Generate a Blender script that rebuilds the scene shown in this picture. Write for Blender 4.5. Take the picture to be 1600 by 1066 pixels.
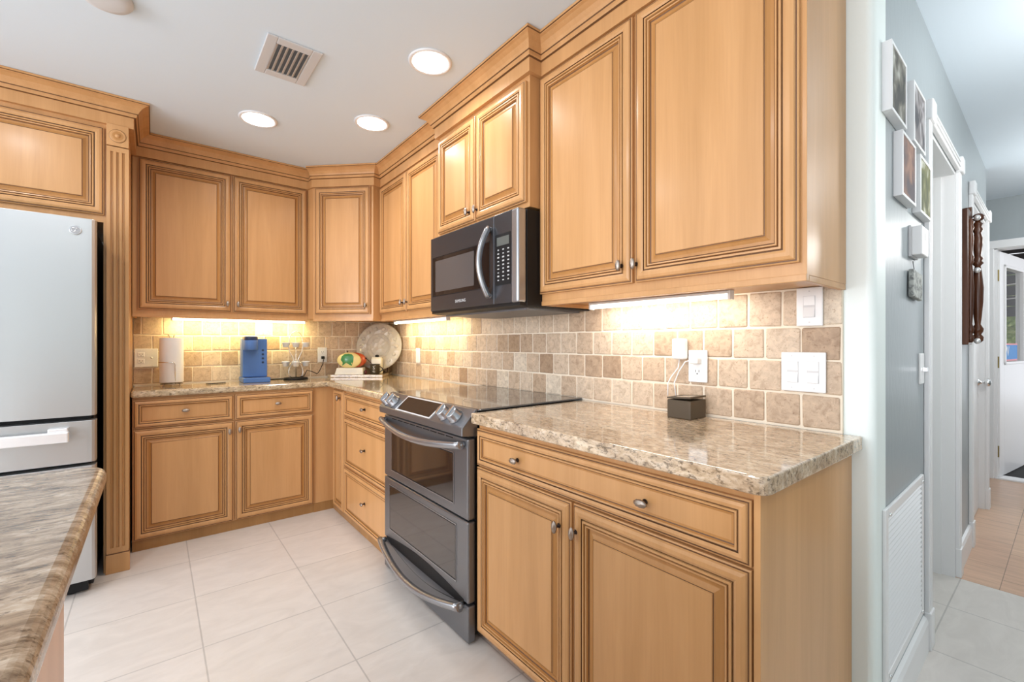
import bpy, bmesh, math, random
from mathutils import Vector, Matrix
random.seed(7)
for o in list(bpy.data.objects): bpy.data.objects.remove(o)
sc = bpy.context.scene
C = sc.collection
PI = math.pi
R = math.radians

# ------------------------------------------------------------------ camera, world, light, exposure
cam = bpy.data.objects.new('camera', bpy.data.cameras.new('camera')); C.objects.link(cam)
cam.location = (-1.6069, -3.7249, 1.1851)
cam.rotation_euler = (R(90), 0, R(-38.5565))
cam.data.sensor_width = 36; cam.data.lens = 700.8/1600*36
cam.data.shift_y = 2.9/1600; cam.data.clip_start = .02
sc.camera = cam
sc.view_settings.view_transform = 'Standard'; sc.view_settings.look = 'None'
sc.view_settings.gamma = 1; sc.view_settings.use_curve_mapping = False
sc.view_settings.exposure = 0.60
w = bpy.data.worlds.new('world'); sc.world = w; w.use_nodes = True
w.node_tree.nodes['Background'].inputs[0].default_value = (.95, .985, 1.05, 1)
w.node_tree.nodes['Background'].inputs[1].default_value = 1.15

def area(name, loc, rot, sx, sy, power, col=(1, 1, 1), shape='RECTANGLE'):
    l = bpy.data.lights.new(name, 'AREA'); l.shape = shape; l.size = sx; l.size_y = sy
    l.energy = power; l.color = col
    o = bpy.data.objects.new(name, l); C.objects.link(o); o.location = loc; o.rotation_euler = rot
    return o
area('left_daylight_fill', (-6.0, -3.0, 1.35), (0, R(-72), 0), 1.5, 3.8, 112, (.98, .965, 1.02))  # added area fill standing in for daylight from the left, no windows there
for _x in (.95, 3.0):      # added unseen point fills brightening the hall, beyond the right edge of the frame
    _l = bpy.data.lights.new('hall_fill_lamp', 'POINT'); _l.energy = 16; _l.shadow_soft_size = .14; _l.color = (1, .985, .96)
    _o = bpy.data.objects.new('hall_fill_lamp', _l); C.objects.link(_o); _o.location = (_x, -4.15, 2.0)
for _x, _y in ((-1.90, -2.85), (-2.25, -1.60)):   # first: unseen fill added to brighten the room; second: can inferred from frieze highlight
    area('recessed_and_fill_lamp', (_x, _y, 2.426), (0, 0, 0), .14, .14, 5.0, (.97, .985, 1), 'DISK')

# ------------------------------------------------------------------ materials
def newmat(name):
    m = bpy.data.materials.new(name); m.use_nodes = True
    nt = m.node_tree; b = nt.nodes['Principled BSDF']
    return m, nt, b
def mat(name, col, rough=.5, metal=0, spec=None, emit=None, es=0, coat=0, trans=0):
    m, nt, b = newmat(name)
    b.inputs['Base Color'].default_value = (*col, 1); b.inputs['Roughness'].default_value = rough
    b.inputs['Metallic'].default_value = metal
    if spec is not None: b.inputs['Specular IOR Level'].default_value = spec
    if coat: b.inputs['Coat Weight'].default_value = coat; b.inputs['Coat Roughness'].default_value = .08
    if trans: b.inputs['Transmission Weight'].default_value = trans
    if emit: b.inputs['Emission Color'].default_value = (*emit, 1); b.inputs['Emission Strength'].default_value = es
    return m
def N(nt, t, **k):
    n = nt.nodes.new(t)
    for a, v in k.items(): setattr(n, a, v)
    return n
def ramp(nt, stops):
    r = N(nt, 'ShaderNodeValToRGB'); e = r.color_ramp.elements
    while len(e) < len(stops): e.new(.5)
    for i, (p, c) in enumerate(stops): e[i].position = p; e[i].color = (*c, 1)
    return r
def coords(nt, scale, loc=(0, 0, 0), rnd=True):
    tc = N(nt, 'ShaderNodeTexCoord'); mp = N(nt, 'ShaderNodeMapping')
    mp.inputs['Scale'].default_value = scale; mp.inputs['Location'].default_value = loc
    nt.links.new(tc.outputs['Object'], mp.inputs['Vector'])
    if rnd:
        oi = N(nt, 'ShaderNodeObjectInfo'); mu = N(nt, 'ShaderNodeMath', operation='MULTIPLY'); mu.inputs[1].default_value = 37
        nt.links.new(oi.outputs['Random'], mu.inputs[0])
        va = N(nt, 'ShaderNodeVectorMath', operation='ADD')
        nt.links.new(mp.outputs[0], va.inputs[0]); nt.links.new(mu.outputs[0], va.inputs[1])
        return va.outputs[0]
    return mp.outputs[0]
def noise(nt, vec, scale, detail=3, rough=.5, dist=0):
    n = N(nt, 'ShaderNodeTexNoise'); n.inputs['Scale'].default_value = scale
    n.inputs['Detail'].default_value = detail; n.inputs['Roughness'].default_value = rough
    n.inputs['Distortion'].default_value = dist
    nt.links.new(vec, n.inputs['Vector']); return n.outputs['Fac']
def mix(nt, a, b, f, mode='MIX'):
    m = N(nt, 'ShaderNodeMix', data_type='RGBA', blend_type=mode)
    for s, v in ((6, a), (7, b), (0, f)):
        if isinstance(v, (tuple, float, int)):
            m.inputs[s].default_value = (*v, 1) if isinstance(v, tuple) else v
        else: nt.links.new(v, m.inputs[s])
    return m.outputs[2]
def bump(nt, b, h, dist, strength=.5):
    n = N(nt, 'ShaderNodeBump'); n.inputs['Distance'].default_value = dist; n.inputs['Strength'].default_value = strength
    nt.links.new(h, n.inputs['Height']); nt.links.new(n.outputs[0], b.inputs['Normal'])

def wood_mat(name, c1, c2, c3, rough=.33, horiz=False):
    m, nt, b = newmat(name); L = nt.links.new
    v = coords(nt, (1.6, 14, 14) if horiz else (14, 14, 1.2))
    n1 = noise(nt, v, 1.0, 4, .6, .6)
    r1 = ramp(nt, [(.3, c1), (.52, c2), (.75, c3)]); L(n1, r1.inputs[0])
    v2 = coords(nt, (.4, 7, 7) if horiz else (7, 7, .25))
    n2 = noise(nt, v2, 1.3, 1, .4)
    r2 = ramp(nt, [(.40, (.955, .95, .94)), (.60, (1.02, 1.02, 1.02))]); L(n2, r2.inputs[0])
    v3 = coords(nt, (6, 160, 160) if horiz else (160, 160, 5))
    n3 = noise(nt, v3, 1.0, 2, .5)
    r3 = ramp(nt, [(.3, (.975, .97, .965)), (.6, (1.01, 1.01, 1.01))]); L(n3, r3.inputs[0])
    L(mix(nt, mix(nt, r1.outputs[0], r2.outputs[0], 1.0, 'MULTIPLY'), r3.outputs[0], 1.0, 'MULTIPLY'), b.inputs['Base Color'])
    b.inputs['Roughness'].default_value = rough
    b.inputs['Specular IOR Level'].default_value = .32
    b.inputs['Coat Weight'].default_value = .12; b.inputs['Coat Roughness'].default_value = .18
    return m
WOOD = wood_mat('maple_wood', (.555, .294, .116), (.60, .323, .134), (.645, .356, .154))
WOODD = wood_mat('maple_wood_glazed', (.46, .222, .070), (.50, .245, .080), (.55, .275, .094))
WOODP = wood_mat('island_wood', (.60, .345, .20), (.65, .38, .225), (.70, .42, .25))
GLAZE = mat('brown_glaze', (.135, .058, .020), .5)
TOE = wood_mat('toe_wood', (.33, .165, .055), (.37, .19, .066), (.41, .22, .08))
CARVED = wood_mat('carved_walnut', (.05, .016, .007), (.085, .028, .011), (.13, .048, .018), .3)
NICKEL = mat('antique_nickel', (.40, .34, .29), .42, 1)
DARKMETAL = mat('dark_metal', (.05, .035, .03), .4, 1)
CHROME = mat('chrome', (.82, .82, .82), .14, 1)
STEEL = mat('stainless_steel', (.53, .54, .545), .38, .85)
STEELL = mat('light_steel', (.86, .86, .87), .35, .6)
BSTEEL = mat('black_stainless', (.235, .24, .255), .30, .8)
MSTEEL = mat('dark_black_stainless', (.085, .088, .098), .27, .7)
BSTEELL = mat('black_stainless_light', (.40, .41, .43), .24, .8)
BLACK = mat('black_plastic', (.006, .006, .007), .45, 0, .3)
BGLASS = mat('black_glass', (.010, .010, .011), .04, 0, .6)
COOKGLASS = mat('cooktop_glass', (.055, .06, .068), .06, 0, .8, coat=.4)
WHITE = mat('white_plastic', (.82, .82, .81), .35)
TRIM = mat('white_trim_paint', (.80, .80, .80), .3)
SLOT = mat('dark_slot', (.03, .03, .03), .6)
LENS = mat('lamp_lens', (1, 1, 1), .5, emit=(1, .98, .94), es=6)
TUBEW = mat('warm_tube', (1, 1, 1), .5, emit=(1, .90, .66), es=3.5)
TUBEN = mat('white_tube', (1, 1, 1), .5, emit=(1, .95, .84), es=3.5)
PAPER = mat('paper', (.86, .85, .83), .9)
BLUE = mat('blue_plastic', (.085, .19, .47), .38)
BLUED = mat('dark_blue_plastic', (.018, .035, .09), .3)
BRASS = mat('aged_brass', (.30, .24, .09), .4, 1)
GREYV = mat('vent_paint', (.62, .62, .62), .5)

def paint_mat(name, col, rough, bs=.25, scale=60):
    m, nt, b = newmat(name)
    b.inputs['Base Color'].default_value = (*col, 1); b.inputs['Roughness'].default_value = rough
    v = coords(nt, (1, 1, .35), rnd=False)
    bump(nt, b, noise(nt, v, scale, 4, .6, .5), .002, bs)
    return m
WALLP = paint_mat('blue_grey_paint', (.83, .895, .865), .42, .35)
WALLP_SHADED = paint_mat('blue_grey_paint_shaded', (.33, .368, .382), .33, .6, 40)  # same paint as WALLP, darkened in colour for the shaded hall faces
WALLP_SHADED.node_tree.nodes['Principled BSDF'].inputs['Specular IOR Level'].default_value = .38
CEILP = paint_mat('ceiling_paint', (.715, .81, .885), .9, .1, 90)

def granite(name, sc_, base, dark=.42, fine=1.0):
    m, nt, b = newmat(name); L = nt.links.new
    v = coords(nt, sc_, rnd=False)
    n1 = noise(nt, v, 46*fine, 6, .72, .7); r1 = ramp(nt, [(.33, base[0]), (.5, base[1]), (.66, base[2])]); L(n1, r1.inputs[0])
    n2 = noise(nt, v, 105*fine, 4, .7, .5); r2 = ramp(nt, [(dark-.07, (.12, .095, .08)), (dark+.03, (1, 1, 1))]); L(n2, r2.inputs[0])
    n3 = noise(nt, v, 11*fine, 4, .6, 1.2); r3 = ramp(nt, [(.36, (.78, .73, .69)), (.62, (1.06, 1.05, 1.03))]); L(n3, r3.inputs[0])
    c = mix(nt, r1.outputs[0], r2.outputs[0], .7, 'MULTIPLY')
    c = mix(nt, c, r3.outputs[0], 1.0, 'MULTIPLY')
    L(c, b.inputs['Base Color']); b.inputs['Roughness'].default_value = .12
    b.inputs['Coat Weight'].default_value = .5; b.inputs['Coat Roughness'].default_value = .04
    return m
GRANITE = granite('granite_near', (1, .5, 1), ((.38, .275, .165), (.65, .505, .35), (.80, .69, .54)), .45)
GRANITEB = granite('granite_back', (.5, 1, 1), ((.36, .27, .155), (.60, .47, .30), (.74, .63, .46)), .45)
GRANITEI = granite('granite_island', (.38, 1, 1), ((.14, .10, .07), (.34, .26, .185), (.54, .46, .375)), .43, 1.05)
GRANITEI.node_tree.nodes['Principled BSDF'].inputs['Coat Weight'].default_value = .1; GRANITEI.node_tree.nodes['Principled BSDF'].inputs['Roughness'].default_value = .2

def tile_mat(name):
    m, nt, b = newmat(name); L = nt.links.new
    a = N(nt, 'ShaderNodeAttribute', attribute_name='tint')
    v = coords(nt, (1, 1, 1), rnd=False)
    r0 = ramp(nt, [(0, (.38, .26, .165)), (.35, (.51, .380, .265)), (.7, (.60, .475, .35)), (1, (.66, .56, .435))]); L(a.outputs['Fac'], r0.inputs[0])
    n1 = noise(nt, v, 38, 5, .65, .8); r1 = ramp(nt, [(.30, (.74, .69, .64)), (.5, (1, 1, 1)), (.72, (1.22, 1.22, 1.2))]); L(n1, r1.inputs[0])
    n2 = noise(nt, v, 130, 3, .65); r2 = ramp(nt, [(.30, (.60, .50, .42)), (.40, (1, 1, 1)), (.66, (1, 1, 1)), (.74, (1.35, 1.35, 1.35))]); L(n2, r2.inputs[0])
    c = mix(nt, mix(nt, r0.outputs[0], r1.outputs[0], 1.0, 'MULTIPLY'), r2.outputs[0], .8, 'MULTIPLY')
    L(c, b.inputs['Base Color']); b.inputs['Roughness'].default_value = .55
    bump(nt, b, n2, .0015, .5)
    return m
TRAV = tile_mat('tumbled_travertine')
GROUT = mat('cream_grout', (.84, .745, .60), .85)

def floor_mat():
    m, nt, b = newmat('beige_floor_tile'); L = nt.links.new
    v = coords(nt, (1, 1, 1), (1.4585+.4403*20, .7353+.4388*20, 0), rnd=False)
    br = N(nt, 'ShaderNodeTexBrick'); br.offset = 0; br.squash = 1
    br.inputs['Scale'].default_value = 1; br.inputs['Mortar Size'].default_value = .0028
    br.inputs['Mortar Smooth'].default_value = .1; br.inputs['Bias'].default_value = 0
    br.inputs['Brick Width'].default_value = .4403; br.inputs['Row Height'].default_value = .4388
    br.inputs['Color1'].default_value = (.68, .635, .59, 1); br.inputs['Color2'].default_value = (.71, .665, .62, 1)
    br.inputs['Mortar'].default_value = (.50, .47, .44, 1)
    L(v, br.inputs['Vector'])
    v2 = coords(nt, (1, 2.2, 1), rnd=False)
    n = noise(nt, v2, 5, 5, .6, 1.2); r = ramp(nt, [(.35, (.93, .925, .92)), (.65, (1.03, 1.03, 1.03))]); L(n, r.inputs[0])
    L(mix(nt, br.outputs['Color'], r.outputs[0], 1.0, 'MULTIPLY'), b.inputs['Base Color'])
    b.inputs['Roughness'].default_value = .30
    bump(nt, b, br.outputs['Fac'], -.001, .4)
    return m
FLOOR = floor_mat()
def plank_mat():
    m, nt, b = newmat('tan_plank_floor'); L = nt.links.new
    v = coords(nt, (1, 1, 1), (10, 10.1, 0), rnd=False)
    br = N(nt, 'ShaderNodeTexBrick'); br.offset = .4
    br.inputs['Scale'].default_value = 1; br.inputs['Mortar Size'].default_value = .0015
    br.inputs['Brick Width'].default_value = .44; br.inputs['Row Height'].default_value = .44
    br.inputs['Color1'].default_value = (.64, .41, .28, 1); br.inputs['Color2'].default_value = (.70, .47, .325, 1)
    br.inputs['Mortar'].default_value = (.27, .17, .11, 1)
    L(v, br.inputs['Vector'])
    n = noise(nt, coords(nt, (14, 1.5, 1), rnd=False), 3, 4, .6, .5); r = ramp(nt, [(.3, (.86, .84, .82)), (.65, (1.08, 1.08, 1.08))]); L(n, r.inputs[0])
    L(mix(nt, br.outputs['Color'], r.outputs[0], 1.0, 'MULTIPLY'), b.inputs['Base Color'])
    b.inputs['Roughness'].default_value = .35
    return m
PLANK = plank_mat()

def art_mat(name, c1, c2, c3, scale=6):
    m, nt, b = newmat(name)
    r = ramp(nt, [(.40, c1), (.55, c2), (.74, c3)])
    nt.links.new(noise(nt, coords(nt, (1.0, 1, .9)), scale*2.2, 2, .5, .6), r.inputs[0])
    nt.links.new(r.outputs[0], b.inputs['Base Color']); b.inputs['Roughness'].default_value = .6; b.inputs['Specular IOR Level'].default_value = .15
    return m

# ------------------------------------------------------------------ mesh builder
class MB:
    def __init__(s): s.bm = bmesh.new(); s.mats = []; s.T = Matrix.Identity(4)
    def mi(s, m):
        if m not in s.mats: s.mats.append(m)
        return s.mats.index(m)
    def v(s, p): return s.bm.verts.new(s.T @ Vector(p))
    def f(s, vs, m, smooth=False):
        try: fc = s.bm.faces.new(vs)
        except ValueError: return None
        fc.material_index = s.mi(m); fc.smooth = smooth; return fc
    def box(s, x0, x1, y0, y1, z0, z1, m):
        V = [s.v(p) for p in ((x0, y0, z0), (x1, y0, z0), (x1, y1, z0), (x0, y1, z0), (x0, y0, z1), (x1, y0, z1), (x1, y1, z1), (x0, y1, z1))]
        for q in ((0, 3, 2, 1), (4, 5, 6, 7), (0, 1, 5, 4), (1, 2, 6, 5), (2, 3, 7, 6), (3, 0, 4, 7)): s.f([V[i] for i in q], m)
        return s
    def rbox(s, x0, x1, y0, y1, z0, z1, m, r=.003, seg=2):
        old = s.bm; s.bm = bmesh.new(); s.box(x0, x1, y0, y1, z0, z1, m)
        bmesh.ops.bevel(s.bm, geom=s.bm.edges[:], offset=min(r, abs(x1-x0)*.49, abs(y1-y0)*.49, abs(z1-z0)*.49), segments=seg, affect='EDGES', profile=.5)
        k = s.mi(m)
        for fc in s.bm.faces: fc.material_index = k
        tmp = bpy.data.meshes.new('t'); s.bm.to_mesh(tmp); s.bm.free(); s.bm = old; s.bm.from_mesh(tmp); bpy.data.meshes.remove(tmp)
        return s
    def prism(s, poly, z0, z1, m, m2=None):
        a = [s.v((x, y, z0)) for x, y in poly]; b = [s.v((x, y, z1)) for x, y in poly]; n = len(poly)
        s.f(a[::-1], m); s.f(b, m)
        for i in range(n): s.f([a[i], a[(i+1) % n], b[(i+1) % n], b[i]], m2 or m)
        return s
    def extr(s, poly, ax, t0, t1, m):   # polygon in the two other axes, extruded along ax
        def P(a, b, t): return {'x': (t, a, b), 'y': (a, t, b), 'z': (a, b, t)}[ax]
        A = [s.v(P(p, q, t0)) for p, q in poly]; B = [s.v(P(p, q, t1)) for p, q in poly]; n = len(poly)
        s.f(A, m); s.f(B[::-1], m)
        for i in range(n): s.f([A[i], B[i], B[(i+1) % n], A[(i+1) % n]], m)
        return s
    def lathe(s, prof, c, m, n=32, axis='z', smooth=True):
        rings = []
        for r, h in prof:
            ring = []
            for i in range(n):
                a = 2*PI*i/n; q = (r*math.cos(a), r*math.sin(a))
                p = {'z': (q[0], q[1], h), 'y': (q[0], h, q[1]), 'x': (h, q[0], q[1])}[axis]
                ring.append(s.v((p[0]+c[0], p[1]+c[1], p[2]+c[2])))
            rings.append(ring)
        for a, b in zip(rings, rings[1:]):
            for i in range(n): s.f([a[i], a[(i+1) % n], b[(i+1) % n], b[i]], m, smooth)
        s.f(rings[0][::-1], m); s.f(rings[-1], m)
        return s
    def tube(s, pts, r, m, n=10, closed=False, rs=None, flat=1.0):
        pts = [Vector(p) for p in pts]; k = len(pts); rings = []; up = None
        for i, p in enumerate(pts):
            if closed: d = pts[(i+1) % k]-pts[i-1]
            else: d = pts[min(i+1, k-1)]-pts[max(i-1, 0)]
            d.normalize()
            if up is None: up = d.orthogonal().normalized()
            up = (up-d*up.dot(d)).normalized(); sd = d.cross(up); rr = rs[i] if rs else r
            rings.append([s.v(p+(up*math.cos(2*PI*j/n)+sd*math.sin(2*PI*j/n)*flat)*rr) for j in range(n)])
        for i in range(k if closed else k-1):
            a, b = rings[i], rings[(i+1) % k]
            for j in range(n): s.f([a[j], a[(j+1) % n], b[(j+1) % n], b[j]], m, True)
        if not closed: s.f(rings[0][::-1], m); s.f(rings[-1], m)
        return s
    def ellip(s, c, rx, ry, rz, m, nu=20, nv=12, fn=None):
        rings = []
        for j in range(1, nv):
            t = PI*j/nv
            rings.append([s.v(tuple(Vector(c)+Vector((rx*math.sin(t)*math.cos(2*PI*i/nu)*(fn(i, j) if fn else 1), ry*math.sin(t)*math.sin(2*PI*i/nu)*(fn(i, j) if fn else 1), rz*math.cos(t))))) for i in range(nu)])
        top = s.v((c[0], c[1], c[2]+rz)); bot = s.v((c[0], c[1], c[2]-rz))
        for i in range(nu):
            s.f([top, rings[0][i], rings[0][(i+1) % nu]], m, True); s.f([bot, rings[-1][(i+1) % nu], rings[-1][i]], m, True)
            for a, b in zip(rings, rings[1:]): s.f([a[i], b[i], b[(i+1) % nu], a[(i+1) % nu]], m, True)
        return s
    def panel(s, x0, x1, z0, z1, prof):   # nested mitred rings facing -y; prof: (inset, y, material to next)
        rings = []
        for ins, y, m in prof:
            rings.append([s.v(p) for p in ((x0+ins, y, z0+ins), (x1-ins, y, z0+ins), (x1-ins, y, z1-ins), (x0+ins, y, z1-ins))])
        for (a, b, pr) in zip(rings, rings[1:], prof):
            for i in range(4): s.f([a[i], a[(i+1) % 4], b[(i+1) % 4], b[i]], pr[2])
        s.f(rings[-1], prof[-1][2]); s.f(rings[0][::-1], prof[0][2])
        return s
    def build(s, name, parent=None, bevel=0, seg=2, loc=None, rotz=0):
        bmesh.ops.recalc_face_normals(s.bm, faces=s.bm.faces[:])
        me = bpy.data.meshes.new(name); s.bm.to_mesh(me); s.bm.free()
        for m in s.mats: me.materials.append(m)
        o = bpy.data.objects.new(name, me); C.objects.link(o)
        if parent: o.parent = parent
        if loc: o.location = loc
        if rotz: o.rotation_euler = (0, 0, rotz)
        if bevel:
            b = o.modifiers.new('bevel', 'BEVEL'); b.width = bevel; b.segments = seg; b.limit_method = 'ANGLE'; b.angle_limit = R(40)
        return o
def tag(o, label, cat, group=None, kind=None):
    if label: o['label'] = label
    if cat: o['category'] = cat
    if group: o['group'] = group
    if kind: o['kind'] = kind
    return o
def thing(name, label, cat, loc=(0, 0, 0), rotz=0, group=None):
    o = bpy.data.objects.new(name, None); C.objects.link(o); o.empty_display_size = .1
    o.location = loc; o.rotation_euler = (0, 0, rotz)
    return tag(o, label, cat, group)
def struct(mb, name, **k):
    o = mb.build(name, **k); o['kind'] = 'structure'; return o
def text(s, size, parent, name, m, loc, rot, ext=.0003):
    cu = bpy.data.curves.new(name, 'FONT'); cu.body = s; cu.size = size; cu.align_x = 'CENTER'; cu.align_y = 'CENTER'; cu.extrude = ext
    t = bpy.data.objects.new('tmp', cu); C.objects.link(t)
    me = bpy.data.meshes.new_from_object(t); bpy.data.objects.remove(t)
    o = bpy.data.objects.new(name, me); C.objects.link(o); me.materials.clear(); me.materials.append(m)
    o.location = loc; o.rotation_euler = rot
    if parent: o.parent = parent
    return o
RW = -PI/2     # things standing on the right wall, facing -x

# ------------------------------------------------------------------ setting
H = 2.44
struct(MB().box(-6, 1.56, -9, .12, -.06, 0, FLOOR).box(1.56, 4.2, -3.2, .12, -.06, 0, FLOOR), 'floor')
struct(MB().box(1.56, 4.13, -9, -3.2, -.06, .001, PLANK), 'floor_hall')
ceil = MB()
# one ceiling slab with openings is not needed: the cans are surface trims set just under it
ceil.box(-6, 4.3, -9, .12, H, H+.08, CEILP)
struct(ceil, 'ceiling')
struct(MB().box(-6, .12, .0, .12, 0, H, WALLP), 'wall_back')
# right wall with a bullnose outer corner (its end turns into the hall wall)
TA = math.atan(.01466)
def HY(s): return -3.369+.01466*(s-.1)
rb = .022
cx_, cy_ = rb, HY(0)+rb
arc = [(cx_-rb*math.cos(a), cy_-rb*math.sin(a)) for a in [PI/2*i/8 for i in range(9)]]
struct(MB().prism([(0, 0)]+arc+[(.12, HY(.12)), (.12, 0)], 0, H, WALLP), 'wall_right')
def hall(mb_fn, name, parent=None, s0=0, z0=0, **k):
    """build in hall-wall space: local x along wall, local -y out of wall"""
    mb = MB(); mb_fn(mb); return mb.build(name, parent=parent, loc=None if parent else (s0, HY(s0), z0), rotz=0 if parent else TA, **k)
hw = MB()
hw.box(.04, .79, 0, .12, 0, H, WALLP_SHADED).box(.79, 1.565, 0, .12, 2.05, H, WALLP_SHADED).box(1.565, 2.16, 0, .12, 0, H, WALLP_SHADED)
hw.box(2.16, 3.02, 0, .12, 2.05, H, WALLP_SHADED).box(3.02, 3.10, 0, .12, 0, H, WALLP_SHADED)
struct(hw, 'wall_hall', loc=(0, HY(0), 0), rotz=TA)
XE = 4.13
struct(MB().box(XE, XE+.12, -3.285, -1.5, 0, H, WALLP_SHADED).box(XE, XE+.12, -4.20, -3.285, 2.02, H, WALLP_SHADED).box(XE, XE+.12, -5, -4.20, 0, H, WALLP_SHADED), 'wall_end')
struct(MB().box(1.70, 4.13, -1.5, -1.4, 0, H, WALLP_SHADED), 'wall_far')
struct(MB().box(.55, 4.13, -4.60, -4.48, 0, H, WALLP_SHADED), 'wall_hall_opposite')
struct(MB().box(-6, .67, -6.72, -6.6, 0, H, WALLP), 'wall_rear')
struct(MB().box(.55, .67, -6.6, -4.60, 0, H, WALLP), 'wall_side')

def bb(mb):
    mb.extr([(0, 0), (-.016, 0), (-.016, .11), (-.010, .125), (0, .13)], 'x', .03, .72, TRIM)
o = hall(bb, 'baseboard_hall'); o['kind'] = 'structure'
def bb2(mb):
    mb.extr([(0, 0), (-.016, 0), (-.016, .11), (-.010, .125), (0, .13)], 'x', 1.64, 2.09, TRIM)
o = hall(bb2, 'baseboard_passage'); o['kind'] = 'structure'
# cased opening with plinth blocks and head blocks
def casing(mb, a0, a1, jl=True):
    for x0, x1 in ((a0-.068, a0), (a1, a1+.068)):
        mb.rbox(x0, x1, -.018, 0, .14, 2.05, TRIM, .004); mb.box(x0+.018, x0+.026, -.0195, -.017, .15, 2.04, TRIM); mb.box(x0+.042, x0+.05, -.0195, -.017, .15, 2.04, TRIM)
        mb.rbox(x0-.003, x1+.003, -.024, 0, 0, .145, TRIM, .004)
        mb.rbox(x0-.006, x1+.006, -.030, 0, 2.045, 2.125, TRIM, .008, 3)
    mb.rbox(a0, a1, -.018, 0, 2.055, 2.115, TRIM, .004)
    mb.box(a0, a1, -.022, -.016, 2.07, 2.08, TRIM); mb.box(a0, a1, -.022, -.016, 2.095, 2.105, TRIM)
    mb.box(a0-.001, a0+.014, 0, .13, 0, 2.05, TRIM); mb.box(a1-.014, a1+.001, -.001, .13, 0, 2.05, TRIM); mb.box(a0, a1, 0, .13, 2.036, 2.052, TRIM)
o = hall(lambda m: (casing(m, .79, 1.565), m.box(1.54, 1.552, .05, .085, 0, 2.04, TRIM)), 'trim_1'); o['kind'] = 'structure'
o = hall(lambda m: casing(m, 2.16, 3.02), 'trim_2'); o['kind'] = 'structure'
struct(MB().box(.125, 1.9, -3.0, -2.95, 0, H, WALLP), 'wall_passage')
# closed six panel door in the second doorway
def sixpanel(mb, w, h, pans, y0=0, th=.035, m=TRIM):
    mb.box(0, w, y0+.004, y0+th, 0, h, m)
    xs = sorted({0, w}|{p[0] for p in pans}|{p[1] for p in pans}); zs = sorted({0, h}|{p[2] for p in pans}|{p[3] for p in pans})
    for i in range(len(xs)-1):
        for j in range(len(zs)-1):
            cx, cz = (xs[i]+xs[i+1])/2, (zs[j]+zs[j+1])/2
            if not any(p[0] < cx < p[1] and p[2] < cz < p[3] for p in pans): mb.box(xs[i], xs[i+1], y0, y0+.005, zs[j], zs[j+1], m)
    for a, b, c, d in pans: mb.panel(a, b, c, d, [(0, y0, m), (.008, y0+.008, m), (.022, y0+.008, m), (.032, y0+.001, m)])
d = thing('door_1', None, None, (2.174, HY(2.174)+.03*1.0, .008), TA); d['kind'] = 'structure'
mb = MB(); sixpanel(mb, .832, 2.02, [(.11, .38, .12, .75), (.45, .72, .12, .75), (.11, .38, .90, 1.50), (.45, .72, .90, 1.50), (.11, .38, 1.62, 1.90), (.45, .72, 1.62, 1.90)])
mb.build('slab', d)
mb = MB(); mb.lathe([(.026, 0), (.028, -.006), (.012, -.012), (.010, -.03), (.022, -.038), (.028, -.05), (.022, -.062), (.006, -.067)], (.762, 0, .90), CHROME, 20, 'y'); mb.build('knob', d)

# end door, open outwards, with brass hinges, glass and a blue sign
o = MB()
for y0, y1 in ((-3.285-.002, -3.235), (-4.25, -4.198)): o.rbox(XE-.018, XE, y0, y1, 0, 2.07, TRIM, .004)
o.rbox(XE-.02, XE, -4.25, -3.235, 2.005, 2.075, TRIM, .004)
o.box(XE-.001, XE+.13, -3.305, -3.283, 0, 2.01, TRIM); o.box(XE-.001, XE+.13, -4.202, -3.285, 2.0, 2.022, TRIM); o.box(XE-.01, XE+.14, -4.2, -3.29, 0, .012, TRIM)
struct(o, 'trim_3')
ed = thing('door_2', None, None, (XE+.035, -3.318, .015), R(-8)); ed['kind'] = 'structure'
mb = MB()
wd, hd = .86, 1.97
mb.rbox(0, .13, -.0, .04, 0, hd, TRIM, .002); mb.rbox(.73, wd, 0, .04, 0, hd, TRIM, .002)
mb.box(.13, .73, 0, .04, 1.86, hd, TRIM)
sub = [(.16, .40, .15, .80), (.46, .70, .15, .80)]
T0 = mb.T; mb.box(.13, .73, .006, .034, 0, .98, TRIM)
for (a, b, c, e) in ((.13, .16, 0, .98), (.40, .46, 0, .98), (.70, .73, 0, .98), (.16, .40, 0, .15), (.46, .70, 0, .15), (.16, .40, .80, .98), (.46, .70, .80, .98)): mb.box(a, b, 0, .04, c, e, TRIM)
for a, b, c, e in sub: mb.panel(a, b, c, e, [(0, .0, TRIM), (.01, .008, TRIM), (.03, .008, TRIM), (.045, .001, TRIM)])
mb.build('slab', ed)
mb = MB(); 
for (a, b, c, e) in ((.125, .155, .975, 1.865), (.705, .735, .975, 1.865), (.125, .735, .975, 1.0), (.125, .735, 1.84, 1.865)): mb.rbox(a, b, -.008, .048, c, e, TRIM, .004)
mb.build('glass_frame', ed)
gm = mat('clear_glass', (1, 1, 1), .0, 0, trans=1); gm.node_tree.nodes['Principled BSDF'].inputs['IOR'].default_value = 1.02
MB().box(.15, .71, .017, .021, .99, 1.85, gm).build('pane', ed)
for z in (.22, 1.0, 1.76):
    mb = MB(); mb.rbox(-.003, .0, .004, .038, z-.05, z+.05, BRASS, .001).lathe([(.006, z-.05), (.006, z+.05)], (-.006, .045, 0), BRASS, 10); mb.build('hinge', ed)
SIGNB = mat('sign_blue', (.06, .30, .72), .6); SIGNP = mat('sign_pink', (.85, .35, .40), .6)
sg = thing('window_sign', 'blue paper sign with pink border and white lettering on the door glass', 'sign', (XE+.035, -3.318, 1.015), R(-8))
mb = MB(); mb.box(.17, .60, .0145, .0165, .005, .165, SIGNP); mb.box(.178, .592, .0135, .0150, .02, .15, SIGNB); mb.build('sheet', sg)
text('W', .13, sg, 'lettering', WHITE, (.27, .0130, .09), (PI/2, 0, 0))

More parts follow.
